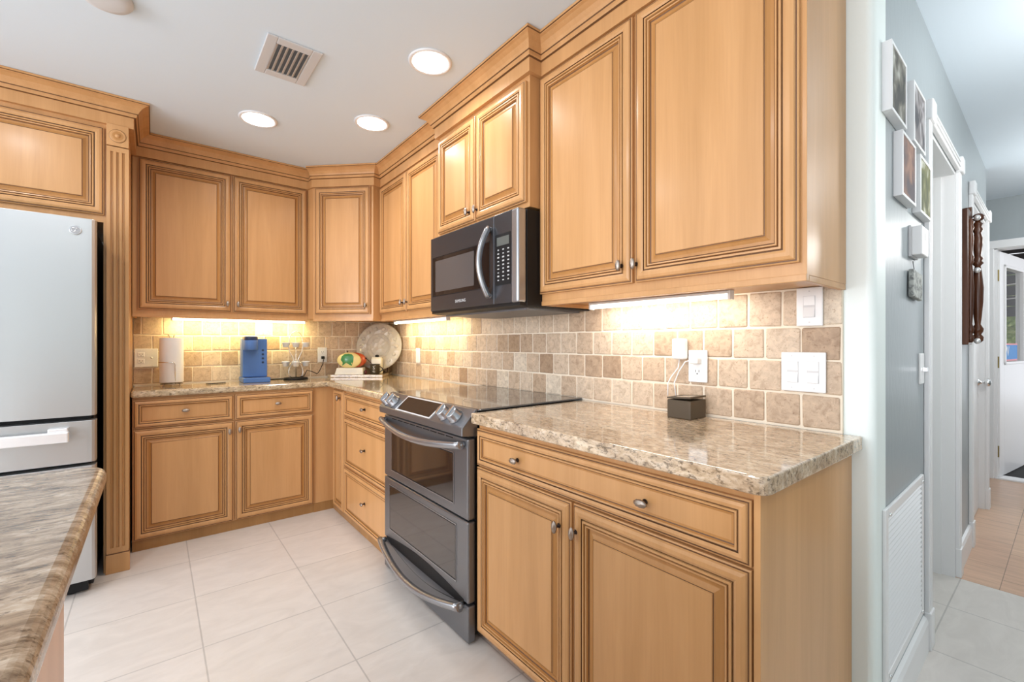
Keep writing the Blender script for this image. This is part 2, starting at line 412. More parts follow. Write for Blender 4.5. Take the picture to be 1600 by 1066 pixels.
# outdoors past the end door
MATB = mat('black_rubber_mat', (.012, .012, .013), .8)
struct(MB().box(XE+.14, 12, -8, 1.5, -.06, -.02, mat('patio_concrete', (.45, .42, .38), .8)), 'floor_patio')
tag(MB().box(XE+.15, XE+.85, -4.1, -3.20, -.02, .005, MATB).build('door_mat', bevel=.003), 'black rubber doormat outside the open end door', 'mat')
tag(MB().box(XE+.14, 6.4, -6, -2, 2.36, 2.42, mat('porch_soffit', (.42, .30, .24), .7)).build('porch_ceiling'), 'tan porch ceiling outside the end door', 'ceiling')
DARKF = mat('dark_awning_cloth', (.03, .028, .028), .8)
aw = thing('awning', 'dark striped awning beyond the end door glass', 'awning', (6.4, -3.0, 1.50))
mb = MB()
for i in range(7): mb.extr([(0, .0+.125*i), (.03, .02+.125*i), (.05, .115+.125*i), (.0, .12+.125*i)], 'y', -.75, 1.6, DARKF)
mb.build('cloth', aw)
mb = MB(); GREYP = mat('grey_pole', (.5, .5, .5), .4, .6)
for i in range(3): mb.tube([(-.02, -.75, .25+.17*i), (-.02, -.2, .21+.17*i), (-.02, .3, .26+.17*i), (-.02, 1.6, .22+.17*i)], .008, GREYP, 6)
mb.build('cord', aw)
hm, nt, b = newmat('hedge_leaves')
r = ramp(nt, [(.3, (.03, .06, .01)), (.5, (.16, .22, .05)), (.7, (.45, .46, .22))]); nt.links.new(noise(nt, coords(nt, (1, 1, 1), rnd=False), 9, 6, .7), r.inputs[0]); nt.links.new(r.outputs[0], b.inputs['Base Color'])
b.inputs['Roughness'].default_value = .8
mb = MB(); rr = random.Random(3)
for i in range(900):
    c = Vector((8.3+rr.gauss(0, .25), rr.uniform(-4, 1.5), rr.uniform(.0, 2.3))); a = rr.uniform(0, PI); t = rr.uniform(-.8, .8); L_ = rr.uniform(.08, .16)
    u_ = Vector((math.cos(a)*math.cos(t), math.sin(a)*math.cos(t), math.sin(t)))*L_; q = u_.orthogonal().normalized()*L_*.45
    vs = [mb.v(c-u_), mb.v(c+q), mb.v(c+u_), mb.v(c-q)]; mb.f(vs, hm)
mb.box(8.5, 8.9, -4, 1.5, 0, 2.3, hm)
tag(mb.build('hedge'), 'leafy green hedge outside beyond the end door glass', 'hedge')

# ------------------------------------------------------------------ cabinet kit
def knob(parent, x, y, z, vert=True, scale=1.0, name='knob'):
    mb = MB(); mb.lathe([(.0075, 0), (.0075, -.002), (.0045, -.004), (.0045, -.016)], (x, y, z), DARKMETAL, 12, 'y')
    rx, rz = (.0105, .0195) if vert else (.0195, .0105)
    nu, nv = 20, 10; rings = []
    for j in range(nv+1):
        t = PI*j/nv*1.0
        rad = math.sin(t); h = math.cos(t)
        ring = []
        for i in range(nu):
            a = 2*PI*i/nu; k = 1+(.05 if i % 2 else -.05)*rad
            ring.append(mb.v((x+rx*rad*math.cos(a)*k*scale, y-.022+.0075*h, z+rz*rad*math.sin(a)*k*scale)))
        rings.append(ring)
    for a, b in zip(rings, rings[1:]):
        for i in range(nu): mb.f([a[i], a[(i+1) % nu], b[(i+1) % nu], b[i]], NICKEL, True)
    mb.ellip((x, y-.0285, z), rx*.35, .0022, rz*.35, NICKEL, 10, 6)
    return mb.build(name, parent)
def door_prof(w_, h_, kind):
    W_, G = WOOD, GLAZE
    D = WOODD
    if kind == 'door':
        p = [(0, -.001, W_), (0, -.013, W_), (.0035, -.0150, G), (.0070, -.0150, W_), (.0095, -.0195, W_), (.018, -.0225, W_), (.028, -.0225, W_), (.0345, -.0195, G), (.0350, -.0150, G), (.0385, -.0145, W_),
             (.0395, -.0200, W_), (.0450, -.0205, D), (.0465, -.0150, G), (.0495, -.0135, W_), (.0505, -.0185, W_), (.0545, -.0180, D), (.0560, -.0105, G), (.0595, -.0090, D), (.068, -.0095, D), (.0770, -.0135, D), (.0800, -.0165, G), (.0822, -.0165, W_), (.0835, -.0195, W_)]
        lim = .31
    elif kind == 'flat':     # recessed flat centre (drawers)
        p = [(0, -.001, W_), (0, -.013, W_), (.0035, -.0150, G), (.0068, -.0150, W_), (.0090, -.0195, W_), (.016, -.0220, W_), (.0240, -.0200, G), (.0246, -.0155, G), (.0275, -.0150, W_),
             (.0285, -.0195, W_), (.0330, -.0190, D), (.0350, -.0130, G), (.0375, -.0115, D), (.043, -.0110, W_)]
        lim = .36
    elif kind == 'low':    # bigger drawer with a wide field
        p = [(0, -.001, W_), (0, -.013, W_), (.0035, -.0150, G), (.0070, -.0150, W_), (.0095, -.0195, W_), (.018, -.0225, W_), (.026, -.0205, G), (.0266, -.0155, G), (.0300, -.0150, W_),
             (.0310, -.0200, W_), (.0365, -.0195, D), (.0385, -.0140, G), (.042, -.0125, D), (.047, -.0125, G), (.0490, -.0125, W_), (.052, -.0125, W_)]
        lim = .36
    mx = p[-1][0]; k = min(1, lim*min(w_, h_)/mx)
    return [(a*k, b, c) for a, b, c in p]
def front(parent, name, x0, x1, z0, z1, kind='door', knobs=(), y=0):
    """door or drawer front as an object with its origin at its lower left corner"""
    mb = MB(); mb.panel(0, x1-x0, 0, z1-z0, door_prof(x1-x0, z1-z0, kind))
    o = mb.build(name, parent); o.location = (x0, y, z0)
    for kx, kz, vert in knobs: knob(o, kx-x0, -.020 if kind == 'door' else (-.0125 if kind == 'flat' else -.0135), kz-z0, vert)
    return o

# --- back wall base cabinet
zc = .874
t = thing('base_cabinet', 'wide maple base cabinet with two doors under the back counter, right of the refrigerator', 'cabinet', (-1.715, -.411, 0))
mb = MB(); mb.box(.009, .975, 0, .405, .062, zc-.002, WOOD); mb.build('body', t, bevel=.001)
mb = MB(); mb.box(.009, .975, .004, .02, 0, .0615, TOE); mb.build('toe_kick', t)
def L(x): return x+1.715
front(t, 'drawer', L(-1.702), L(-1.217), .700, .858, 'flat', [(L(-1.462), .785, False)])
front(t, 'drawer', L(-1.207), L(-.741), .700, .858, 'flat', [(L(-.966), .785, False)])
front(t, 'door', L(-1.702), L(-1.217), .066, .691, 'door', [(L(-1.240), .633, True)])
front(t, 'door', L(-1.207), L(-.741), .066, .691, 'door', [(L(-1.186), .638, True)])
# --- corner base cabinet: plain filler on the back run, narrow door on the right run
t = thing('corner_base_cabinet', 'corner base cabinet with a plain filler and one very narrow door', 'cabinet', (-.605, -.411, 0), RW)
# local x = -y_world-.411 ; local y = x_world+.605
mb = MB(); mb.box(0, .277, 0, .60, .05, zc-.002, WOOD)
mb.T = Matrix.Identity(4); mb.box(-.40, 0.0, -.134, .60, .062, zc-.002, WOOD); mb.build('body', t, bevel=.001)
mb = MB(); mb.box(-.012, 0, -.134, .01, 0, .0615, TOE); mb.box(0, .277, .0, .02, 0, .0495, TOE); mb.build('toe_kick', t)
def LY(y): return -y-.411
front(t, 'door', LY(-.470), LY(-.684), .048, .862, 'door', [(LY(-.628), .812, True)])
# --- drawer stack left of the range
t = thing('drawer_cabinet', 'maple cabinet with a stack of three drawers between corner and range', 'cabinet', (-.605, -.690, 0), RW)
mb = MB(); mb.box(0, .742, 0, .60, .05, zc-.002, WOOD); mb.build('body', t, bevel=.001)
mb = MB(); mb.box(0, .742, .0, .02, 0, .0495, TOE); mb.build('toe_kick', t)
front(t, 'drawer', .008, .736, .700, .850, 'flat', [(.372, .783, False)])
front(t, 'drawer', .008, .736, .368, .690, 'low', [(.372, .535, False)])
front(t, 'drawer', .008, .736, .052, .358, 'low', [(.372, .216, False)])
# --- near base cabinet right of the range
Y0 = -2.262
t = thing('base_cabinet', 'nearest maple base cabinet with one wide two-knob drawer over two doors, right of the range', 'cabinet', (-.605, Y0, 0), RW)
def LY(y): return Y0-y
mb = MB(); mb.box(0, LY(-3.302), 0, .60, .055, zc-.002, WOOD); mb.build('body', t, bevel=.001)
mb = MB(); mb.box(LY(-3.302), LY(-3.316), -.012, .603, 0, zc-.002, WOOD); mb.build('end_panel', t, bevel=.001)
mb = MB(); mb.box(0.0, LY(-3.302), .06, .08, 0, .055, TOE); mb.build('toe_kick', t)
front(t, 'drawer', LY(-2.266), LY(-3.298), .708, .850, 'flat', [(LY(-2.514), .776, False), (LY(-3.034), .775, False)])
front(t, 'door', LY(-2.266), LY(-2.774), .058, .701, 'door', [(LY(-2.727), .618, True)])
front(t, 'door', LY(-2.783), LY(-3.298), .058, .701, 'door', [(LY(-2.800), .622, True)])

# --- upper cabinets
ZB, ZF, ZD, ZT = 1.3423, 1.3585, 1.391, 2.303   # rail bottom, floor of box, doors
def upper(label, loc, rotz, w_, depth, doors, zb=ZB, zf=ZF, zd=ZD, zt=ZT, rail=True, group=None, sides=(True, True)):
    t = thing('wall_cabinet', label, 'cabinet', (loc[0], loc[1], zb), rotz, group)
    mb = MB(); mb.box(0, w_, 0, depth-.002, zf-zb, H-.004-zb, WOOD); mb.build('body', t, bevel=.001)
    if rail:
        mb = MB(); mb.box(0, w_, -.004, .016, 0, zf-zb+.002, WOOD)
        if sides[0]: mb.box(0, .016, .016, depth-.004, 0, zf-zb, WOOD)
        if sides[1]: mb.box(w_-.016, w_, .016, depth-.004, 0, zf-zb, WOOD)
        mb.build('light_rail', t, bevel=.0015)
    for x0, x1, kx, kz in doors: front(t, 'door', x0, x1, zd-zb, zt-zb, 'door', [(kx, kz-zb, True)] if kx is not None else [])
    return t
upper('pair of maple wall cabinet doors above the paper towels and blue coffee maker', (-1.712, -.205), 0, .985, .205,
      [(.029, .506, .483, 1.443), (.517, .985-.006, .543, 1.443)], sides=(True, False))
def Yl(y0): return lambda y: y0-y
g = Yl(-.578)
upper('maple wall cabinet with two doors between the angled corner cabinet and the microwave', (-.314, -.578), RW, .966, .314,
      [(g(-.584), g(-1.020), g(-.982), 1.449), (g(-1.030), g(-1.472), g(-1.048), 1.449)], sides=(False, True))
g = Yl(-1.546)
upper('short maple wall cabinet with two doors directly above the microwave', (-.380, -1.546), RW, .759, .380,
      [(g(-1.556), g(-1.916), g(-1.873), 1.825), (g(-1.926), g(-2.292), g(-1.944), 1.822)], zb=1.756, zf=1.756, zd=1.777, zt=2.285, rail=False)
g = Yl(-2.306)
upper('tall maple wall cabinet with two large doors nearest the camera, right of the microwave', (-.314, -2.306), RW, .996, .314,
      [(g(-2.310), g(-2.780), g(-2.741), 1.453), (g(-2.793), g(-3.288), g(-2.801), 1.451)])
# diagonal corner cabinet
A_ = Vector((-.719+.014, -.291+.014)); B_ = Vector((-.396+.014, -.611+.014))
t = thing('corner_wall_cabinet', 'angled corner wall cabinet with one narrow door above the glass plate', 'cabinet', (A_.x, A_.y, ZB), R(-45))
wdg = (B_-A_).length
def toL(x, y):
    d = Vector((x, y))-A_; c, s_ = math.cos(R(45)), math.sin(R(45)); return (d.x*c-d.y*s_, d.x*s_+d.y*c)
poly = [(0, 0), (wdg, 0), toL(-.314, -.577), toL(-.003, -.577), toL(-.003, -.003), toL(-.7265, -.003), toL(-.7265, -.205)]
mb = MB(); mb.prism(poly, ZF-ZB, H-.004-ZB, WOOD); mb.build('body', t, bevel=.001)
mb = MB(); mb.box(0, wdg, -.004, .016, 0, ZF-ZB+.001, WOOD); mb.prism([(wdg, -.004), toL(-.318, -.577), toL(-.30, -.577), (wdg, .016)], 0, ZF-ZB, WOOD); mb.build('light_rail', t, bevel=.0015)
front(t, 'door', .022, wdg-.018, ZD-ZB, ZT-ZB, 'door', [(wdg-.045, 1.452-ZB, True)])

# --- refrigerator surround
t = thing('refrigerator_surround', 'maple surround with cabinet above the refrigerator and a fluted pilaster', 'cabinet', (-2.80, -.62, 0))
X = lambda x: x+2.80
mb = MB(); mb.box(X(-2.80), X(-1.718), 0, .61, 1.803, H-.004, WOOD); mb.box(X(-1.735), X(-1.715), 0.0, .615, 0, H-.004, WOOD); mb.box(X(-1.812), X(-1.735), 0, .02, 0, 1.803, WOOD); mb.box(X(-2.80), X(-2.78), 0, .61, 0, 1.803, WOOD)
mb.build('body', t, bevel=.001)
front(t, 'door', X(-2.255), X(-1.808), 1.838, 2.285, 'door', [(X(-2.215), 1.90, True)])
front(t, 'door', X(-2.715), X(-2.268), 1.838, 2.285, 'door', [(X(-2.305), 1.90, True)])
pl = MB(); px0, px1 = X(-1.799), X(-1.712)
# fluted shaft: front profile with three grooves, extruded in z
fl = [(px0, 0), (px0, -.024)]
for k in range(3):
    c = px0+(px1-px0)*(.24+.26*k); fl += [(c-.0065, -.024), (c-.004, -.018), (c+.004, -.018), (c+.0065, -.024)]
fl += [(px1, -.024), (px1, 0)]
pl.prism(fl, .10, 2.195, WOOD)
for k in range(3):
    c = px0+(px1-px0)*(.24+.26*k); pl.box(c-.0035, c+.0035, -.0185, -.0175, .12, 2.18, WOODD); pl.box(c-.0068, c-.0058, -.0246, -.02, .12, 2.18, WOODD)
    pl.box(c-.009, c+.009, -.0242, -.01, .10, .13, WOOD); pl.box(c-.009, c+.009, -.0242, -.01, 2.17, 2.195, WOOD)
pl.build('pilaster_shaft', t)
mb = MB(); mb.rbox(px0-.004, px1+.004, -.030, .0, .0, .098, WOOD, .003); mb.box(px0-.003, px1+.003, -.029, 0, .098, .1015, GLAZE); mb.build('plinth_block', t)
mb = MB(); mb.rbox(px0, px1, -.026, .0, 2.200, 2.310, WOOD, .002); cxx, czz = (px0+px1)/2, 2.252
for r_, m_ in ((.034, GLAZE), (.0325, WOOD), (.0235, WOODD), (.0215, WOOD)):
    yy = {.034: -.0265, .0325: -.0285, .0235: -.0290, .0215: -.0275}[r_]
    mb.lathe([(r_, -.02), (r_, yy), (r_*.9, yy-.001)], (cxx, 0, czz), m_, 28, 'y')
mb.lathe([(.012, -.026), (.010, -.033), (.006, -.036), (.002, -.037)], (cxx, 0, czz), WOOD, 20, 'y'); mb.build('rosette_block', t)

# --- crown moulding swept round all wall cabinets
prof = [(-.003, 2.308, WOOD), (.0195, 2.308, WOOD), (.0195, 2.362, WOOD), (.0215, 2.3635, GLAZE), (.029, 2.3665, WOOD), (.033, 2.372, WOOD), (.033, 2.380, WOOD), (.0345, 2.3815, GLAZE), (.038, 2.385, WOOD),
        (.043, 2.396, WOOD), (.054, 2.411, WOOD), (.070, 2.422, WOOD), (.080, 2.4255, WOOD), (.0815, 2.427, GLAZE), (.0855, 2.429, WOOD), (.0855, 2.4385, WOOD), (-.003, 2.4385, WOOD)]
path = [(-2.80, -.62), (-1.712, -.62), (-1.712, -.205), (-.727, -.205), tuple(A_), tuple(B_), (-.314, -.577), (-.314, -1.546), (-.380, -1.546), (-.380, -2.305), (-.314, -2.305), (-.314, -3.302), (-.004, -3.302)]
mb = MB(); P_ = [Vector(p) for p in path]; rings = []
for i, p in enumerate(P_):
    def nrm(a, b): d = (b-a).normalized(); return Vector((d.y, -d.x))
    n1 = nrm(P_[i-1], p) if i > 0 else None; n2 = nrm(p, P_[i+1]) if i < len(P_)-1 else None
    if n1 is None: off = n2
    elif n2 is None: off = n1
    else:
        b_ = n1+n2; off = b_/max(.35, b_.dot(n1))
    if i == 4: off = nrm(p, P_[5])+(P_[4]-P_[5]).normalized()*.10
    if i == 3: off = nrm(P_[2], p)+Vector((-.02, 0))
    rings.append([mb.v((p.x+off.x*o_, p.y+off.y*o_, z_)) for o_, z_, m_ in prof])
for a, b in zip(rings, rings[1:]):
    for j in range(len(prof)-1): mb.f([a[j], a[j+1], b[j+1], b[j]], prof[j][2])
mb.f(rings[0], WOOD); mb.f(rings[-1][::-1], WOOD)
tag(mb.build('crown_molding'), 'maple crown molding running around the tops of all wall cabinets', 'molding')

# ------------------------------------------------------------------ worktops
def roundcorner(poly, idx, r, n=6):
    out = []
    for i, p in enumerate(poly):
        if i not in idx: out.append(p); continue
        P0, P1, P2 = Vector(poly[i-1]), Vector(p), Vector(poly[(i+1) % len(poly)])
        a = (P0-P1).normalized(); b = (P2-P1).normalized(); s_ = P1+a*r; e = P1+b*r
        for k in range(n+1):
            t_ = k/n; q = s_*(1-t_)**2+P1*2*t_*(1-t_)+e*t_**2; out.append(tuple(q))
    return out
def worktop(poly, m, label, name='worktop'):
    mb = MB(); mb.prism(poly, .874, .914, m)
    o = mb.build(name, bevel=.013, seg=4); tag(o, label, 'countertop')
    for f_ in o.data.polygons: f_.use_smooth = False
    return o
CG = .0035
worktop([(-1.712, -.012), (-1.712, -.440), (-.652, -.440), (-.652, -1.432), (-.012, -1.432), (-.012, -.012)], GRANITEB, 'L-shaped granite worktop along the back wall and corner, left of the range')
worktop(roundcorner([(-.652, -2.272), (-.652, -3.342), (-.003, -3.342), (-.003, -3.30), (-.012, -3.298), (-.012, -2.272)], [1], .035), GRANITE, 'granite worktop with rounded front corner right of the range')

# island in the left foreground
t = thing('kitchen_island', 'kitchen island with veined granite top in the left foreground', 'island', (-2.3, -3.2, 0))
mb = MB(); mb.prism(roundcorner([(-2.36+2.3, -4.5+3.2), (-1.688+2.3, -4.5+3.2), (-1.688+2.3, -2.375+3.2), (-2.36+2.3, -2.305+3.2)], [2], .045), .874, .914, GRANITEI); mb.build('granite_top', t, bevel=.016, seg=5)
mb = MB(); mb.box(-.03, .555, -1.26, .705, .0, .858, WOODP); mb.build('body', t, bevel=.002)
mb = MB(); mb.box(-.04, .572, -1.28, .72, .858, .8735, mat('grey_substrate', (.45, .44, .42), .7)); mb.build('support_panel', t)

# ------------------------------------------------------------------ backsplash
def backsplash(name, label, loc, rotz, length, off_even, seed, dark=(), row3first=None):
    rng = random.Random(seed); mb = MB(); pitch, hh, z0, g = .107, .1055, .0055, .0033
    bm = mb.bm; lay = bm.loops.layers.float_color.new('tint')
    mb.box(0, length, .0, .010, 0, .4435, GROUT)
    for row in range(4):
        x = off_even if row % 2 == 0 else off_even-pitch/2
        while x > 0: x -= pitch
        za, zb = z0+row*hh+g, z0+(row+1)*hh-g+(.014 if row == 3 else 0)
        while x < length:
            a, b = max(x+g, .001), min(x+pitch-g, length-.001)
            if b-a > .012:
                tv = min(1, max(0, rng.gauss(.52, .27)))
                if row == 3 and x <= 0 and dark: tv = 0
                j = lambda: rng.uniform(-.0015, .0015)
                base = [(a, za), (b, za), (b, zb), (a, zb)]
                out = []; 
                ch = .0035
                octo = [(a+ch+j(), za+j()), (b-ch+j(), za+j()), (b+j(), za+ch+j()), (b+j(), zb-ch+j()), (b-ch+j(), zb+j()), (a+ch+j(), zb+j()), (a+j(), zb-ch+j()), (a+j(), za+ch+j())]
                cxm, czm = (a+b)/2, (za+zb)/2
                r0 = [mb.v((p, .001, q)) for p, q in octo]
                r1 = [mb.v((p, -.0015, q)) for p, q in octo]
                r2 = [mb.v((cxm+(p-cxm)*.95, -.0035, czm+(q-czm)*.93)) for p, q in octo]
                fs = []
                for A, B in ((r0, r1), (r1, r2)):
                    for i in range(8): fs.append(mb.f([A[i], A[(i+1) % 8], B[(i+1) % 8], B[i]], TRAV))
                fs.append(mb.f(r2, TRAV))
                for fc in fs:
                    if fc:
                        for lp in fc.loops: lp[lay] = (tv, tv, tv, 1)
            x += pitch
    o = mb.build(name); o.location = loc; o.rotation_euler = (0, 0, rotz)
    return tag(o, label, 'tile')
backsplash('tile_backsplash', 'tumbled travertine tile backsplash on the back wall behind the coffee maker', (-1.712, -.0105, .9142), 0, 1.70, .0932, 5, dark=(1,))
backsplash('tile_backsplash', 'long tumbled travertine tile backsplash on the right wall behind the range', (-.0105, -.0105, .9142), RW, 3.285, (3.187-.0105) % .107, 11)

# ------------------------------------------------------------------ refrigerator
t = thing('refrigerator', 'stainless steel french door refrigerator with two freezer drawers at the left edge', 'refrigerator', (-2.725, -.10, 0))
W_ = .902
mb = MB(); mb.box(.012, W_-.012, -.685, 0, .03, 1.745, BLACK); mb.build('body', t, bevel=.004)
def slab(name, x0, x1, z0, z1, m=STEEL):
    mb = MB(); y = -.752
    pr = [(x0, -.69), (x0, y+.02), (x0+.004, y+.008), (x0+.014, y+.001)]
    n_ = 10
    for k in range(n_+1): pr.append((x0+.03+(x1-x0-.06)*k/n_, y-.004*math.sin(PI*k/n_)))
    pr += [(x1-.014, y+.001), (x1-.004, y+.008), (x1, y+.02), (x1, -.69)]
    mb.prism(pr, z0, z1, m); return mb.build(name, t, bevel=.0015)
d1 = slab('door', .453, W_, .845, 1.765); d2 = slab('door', 0, .449, .845, 1.765)
q1 = slab('freezer_drawer', 0, W_, .628, .823); q2 = slab('freezer_drawer', 0, W_, .075, .612)
mb = MB(); mb.box(.02, W_-.02, -.700, -.68, .61, .85, BLACK); mb.build('gasket', t)
mb = MB(); mb.box(.03, W_-.03, -.70, -.60, .012, .07, BLACK); mb.lathe([(.02, 0), (.02, .035)], (W_-.09, -.66, 0), BLACK, 12); mb.lathe([(.02, 0), (.02, .035)], (.09, -.66, 0), BLACK, 12); mb.build('toe_grille', t)
mb = MB(); mb.rbox(.085, W_-.085, -.812, -.785, .738, .786, STEELL, .006, 3)
for x_ in (.09, W_-.155): mb.rbox(x_, x_+.065, -.79, -.752, .755, .80, STEELL, .004)
mb.build('handle', q1)
mb = MB(); mb.rbox(.085, W_-.085, -.812, -.785, .528, .576, STEELL, .006, 3)
for x_ in (.09, W_-.155): mb.rbox(x_, x_+.065, -.79, -.752, .54, .58, STEELL, .004)
mb.build('handle', q2)
for x_, dd in ((.405, d2), (.495, d1)):
    mb = MB(); mb.tube([(x_, -.75, 1.02), (x_, -.80, 1.04), (x_, -.81, 1.1), (x_, -.81, 1.5), (x_, -.80, 1.56), (x_, -.75, 1.58)], .012, STEELL, 12); mb.build('handle', dd)
mb = MB(); bx, bz = .845-.012, 1.705
mb.lathe([(.021, -.75), (.021, -.758), (.0195, -.7595)], (bx, 0, bz), CHROME, 32, 'y')
mb.lathe([(.0175, -.758), (.0175, -.7605)], (bx, 0, bz), mat('badge_grey', (.35, .36, .38), .4), 32, 'y')
for s_, dx in ((1, -.006), (1, .006)):
    mb.tube([(bx+dx+.006*math.cos(a), -.7610, bz+.009*math.sin(a)) for a in [PI*.25+PI*1.6*k/12 for k in range(13)]], .0012, CHROME, 6)
mb.build('badge', d1)

# ------------------------------------------------------------------ range
RY = -1.440; RWD = .812
t = thing('range', 'black stainless slide-in range with double oven doors and glass cooktop', 'range', (-.60, RY, 0), RW)
# local: x 0..RWD to the right, y=0 at X=-.60 (positive into the wall), front at y=-.048
mb = MB(); mb.box(.006, RWD-.006, -.015, .58, .03, .905, BLACK); mb.build('body', t, bevel=.002)
mb = MB(); mb.rbox(-.004, RWD+.010, -.008, .585, .9145, .923, COOKGLASS, .003); 
RING = mat('burner_ring', (.11, .11, .115), .2)
for (x_, y_, r_) in ((.22, .16, .105), (.60, .16, .085), (.22, .43, .075), (.60, .43, .105)):
    n_ = 48
    for rr_ in (r_, r_*.62):
        a = [mb.v((x_+rr_*math.cos(2*PI*i/n_), y_+rr_*math.sin(2*PI*i/n_), .9232)) for i in range(n_)]; b2 = [mb.v((x_+(rr_-.002)*math.cos(2*PI*i/n_), y_+(rr_-.002)*math.sin(2*PI*i/n_), .9232)) for i in range(n_)]
        for i in range(n_): mb.f([a[i], a[(i+1) % n_], b2[(i+1) % n_], b2[i]], RING)
mb.build('cooktop', t)
cp = MB(); cp.extr([(-.006, .9215), (-.016, .9215), (-.080, .853), (-.080, .822), (-.02, .815), (-.006, .815)], 'x', 0, RWD, BSTEEL); cpo = cp.build('control_panel', t, bevel=.003)
# frame of the sloped panel: origin at top edge, u along x, v down slope
p0 = Vector((0, -.016, .9215)); dv = (Vector((0, -.080, .853))-p0); sl = dv.length; dv.normalize(); nv_ = Vector((0, dv.z, -dv.y)); 
if nv_.y > 0: nv_ = -nv_
def SP(x, v, n): q = p0+dv*v+nv_*n; return (x, q.y, q.z)
def squad(mb, poly, n0, n1, m):
    A = [mb.v(SP(x, v, n0)) for x, v in poly]; B = [mb.v(SP(x, v, n1)) for x, v in poly]; k = len(poly)
    mb.f(B, m); mb.f(A[::-1], m)
    for i in range(k): mb.f([A[i], A[(i+1) % k], B[(i+1) % k], B[i]], m)
mb = MB(); squad(mb, [(.225, .004), (.575, .004), (.545, sl-.004), (.195, sl-.004)], 0, .004, mat('silver_trim', (.78, .78, .78), .4, .2))
squad(mb, [(.232, .009), (.564, .009), (.540, sl-.009), (.208, sl-.009)], .0035, .0048, BGLASS); mb.build('display', cpo)
for i, x_ in enumerate((.055, .130, .640, .722)):
    kb = MB(); c_ = Vector(SP(x_, sl*.55, 0)); rot = Vector((0, -1, 0)).rotation_difference(nv_).to_matrix().to_4x4()
    kb.T = Matrix.Translation(c_) @ rot
    kb.lathe([(.033, 0), (.034, -.006), (.029, -.009), (.028, -.034), (.026, -.037), (.02, -.038)], (0, 0, 0), BSTEELL, 28, 'y'); kb.rbox(-.006, .006, -.044, -.03, -.026, .026, CHROME, .002); kb.build('knob', cpo)
for s_, x_ in ((1, 0), (-1, RWD)):
    pass
# oven doors
OVG = mat('oven_glass', (.20, .20, .205), .05, .95)
def odoor(name, z0, z1, win, handle=None):
    mb = MB(); mb.rbox(0, RWD, -.052, -.016, z0, z1, BSTEEL, .007, 3); 
    d_ = mb.build(name, t)
    x0, x1, a, b_ = win
    m2 = MB(); m2.panel(x0, x1, a, b_, [(0, -.0525, BLACK), (.0, -.0535, BSTEELL), (.004, -.0535, BLACK), (.009, -.0530, OVG)]); m2.build('window', d_)
    return d_
def bow(parent, x0, x1, z, sag, out, r, m, ystart=-.05, name='handle', flat=1.3):
    mb = MB(); pts = []
    n_ = 28
    for k in range(n_+1):
        s_ = k/n_; pts.append((x0+(x1-x0)*s_, ystart-.022-out*math.sin(PI*s_)**.8, z-sag*math.sin(PI*s_)))
    mb.tube(pts, r, m, 14, flat=flat)
    for x_ in (x0+.012, x1-.012): mb.tube([(x_, ystart, z), (x_, ystart-.024, z)], r*.9, m, 10)
    return mb.build(name, parent)
ud = odoor('oven_door', .489, .808, (.09, RWD-.105, .528, .740))
bow(ud, .010, RWD-.022, .783, .030, .032, .0140, BSTEELL)
mb = MB()
for k in range(9): mb.box(.10+.068*k, .155+.068*k, -.0535, -.051, .795, .799, BLACK)
mb.build('vent_slots', ud)
ld = odoor('oven_door', .162, .482, (.065, RWD-.085, .218, .452))
# drawer with arched black recess
mb = MB(); mb.rbox(0, RWD, -.052, -.016, .008, .152, BSTEEL, .006, 3); dr = mb.build('storage_drawer', t)
mb = MB(); n_ = 24; top = []; bot = []
for k in range(n_+1):
    s_ = k/n_; x_ = .03+(RWD-.06)*s_; top.append((x_, .172+.030*math.sin(PI*s_))); bot.append((x_, .158-.055*math.sin(PI*s_)))
poly = top+bot[::-1]; A = [mb.v((x_, -.0535, z_)) for x_, z_ in poly]; B = [mb.v((x_, -.04, z_)) for x_, z_ in poly]
for k in range(n_): mb.f([A[k], A[k+1], A[-k-2], A[-k-1]], BLACK)
for k in range(len(poly)): mb.f([A[k], A[(k+1) % len(poly)], B[(k+1) % len(poly)], B[k]], BLACK)
mb.build('handle_recess', dr)
mb = MB(); top2 = [(.10+(RWD-.20)*k/n_, .148-.004*math.sin(PI*k/n_)) for k in range(n_+1)]; bot2 = [(.10+(RWD-.20)*k/n_, .146-.040*math.sin(PI*k/n_)) for k in range(n_+1)]
A = [mb.v((x_, -.0545, z_)) for x_, z_ in top2]; B = [mb.v((x_, -.0545, z_)) for x_, z_ in bot2]
for k in range(n_): mb.f([A[k], A[k+1], B[k+1], B[k]], BSTEEL)
mb.build('recess_plate', dr)
bow(dr, .000, RWD-.030, .146, .054, .036, .0155, BSTEELL)

# ------------------------------------------------------------------ microwave
MY = -1.560; MW = .750
t = thing('microwave', 'black stainless over-the-range microwave with curved handle, hung under the short cabinet', 'microwave', (-.40, MY, 1.335), RW)
HM = .408
mb = MB(); mb.box(.003, MW, 0, .388, 0, HM, BLACK); mb.build('body', t, bevel=.002)
mb = MB(); mb.extr([(.0, 0), (-.035, .006), (-.035, .018), (.02, .018)], 'x', .002, MW-.002, BLACK); mb.box(.04, MW-.04, .03, .36, -.009, .001, mat('vent_grey', (.16, .16, .17), .4, .5)); mb.build('bottom_vent', t)
mb = MB(); mb.rbox(0, .576, -.042, -.001, .018, HM, MSTEEL, .004, 3); dd = mb.build('door', t)
mb = MB(); mb.panel(.022, .545, .095, .302, [(0, -.0425, BSTEELL), (.0, -.0430, BLACK), (.004, -.0428, BGLASS)]); mb.build('window', dd)
wm = MB(); wm.box(.055, .42, -.0436, -.0430, .118, .280, mat('window_mesh', (.085, .08, .08), .16, 0, .8)); wm.build('window_screen', dd)
mb = MB(); mb.rbox(.577, MW-.045, -.042, -.001, .018, HM, MSTEEL, .003); cpn = mb.build('control_panel', t)
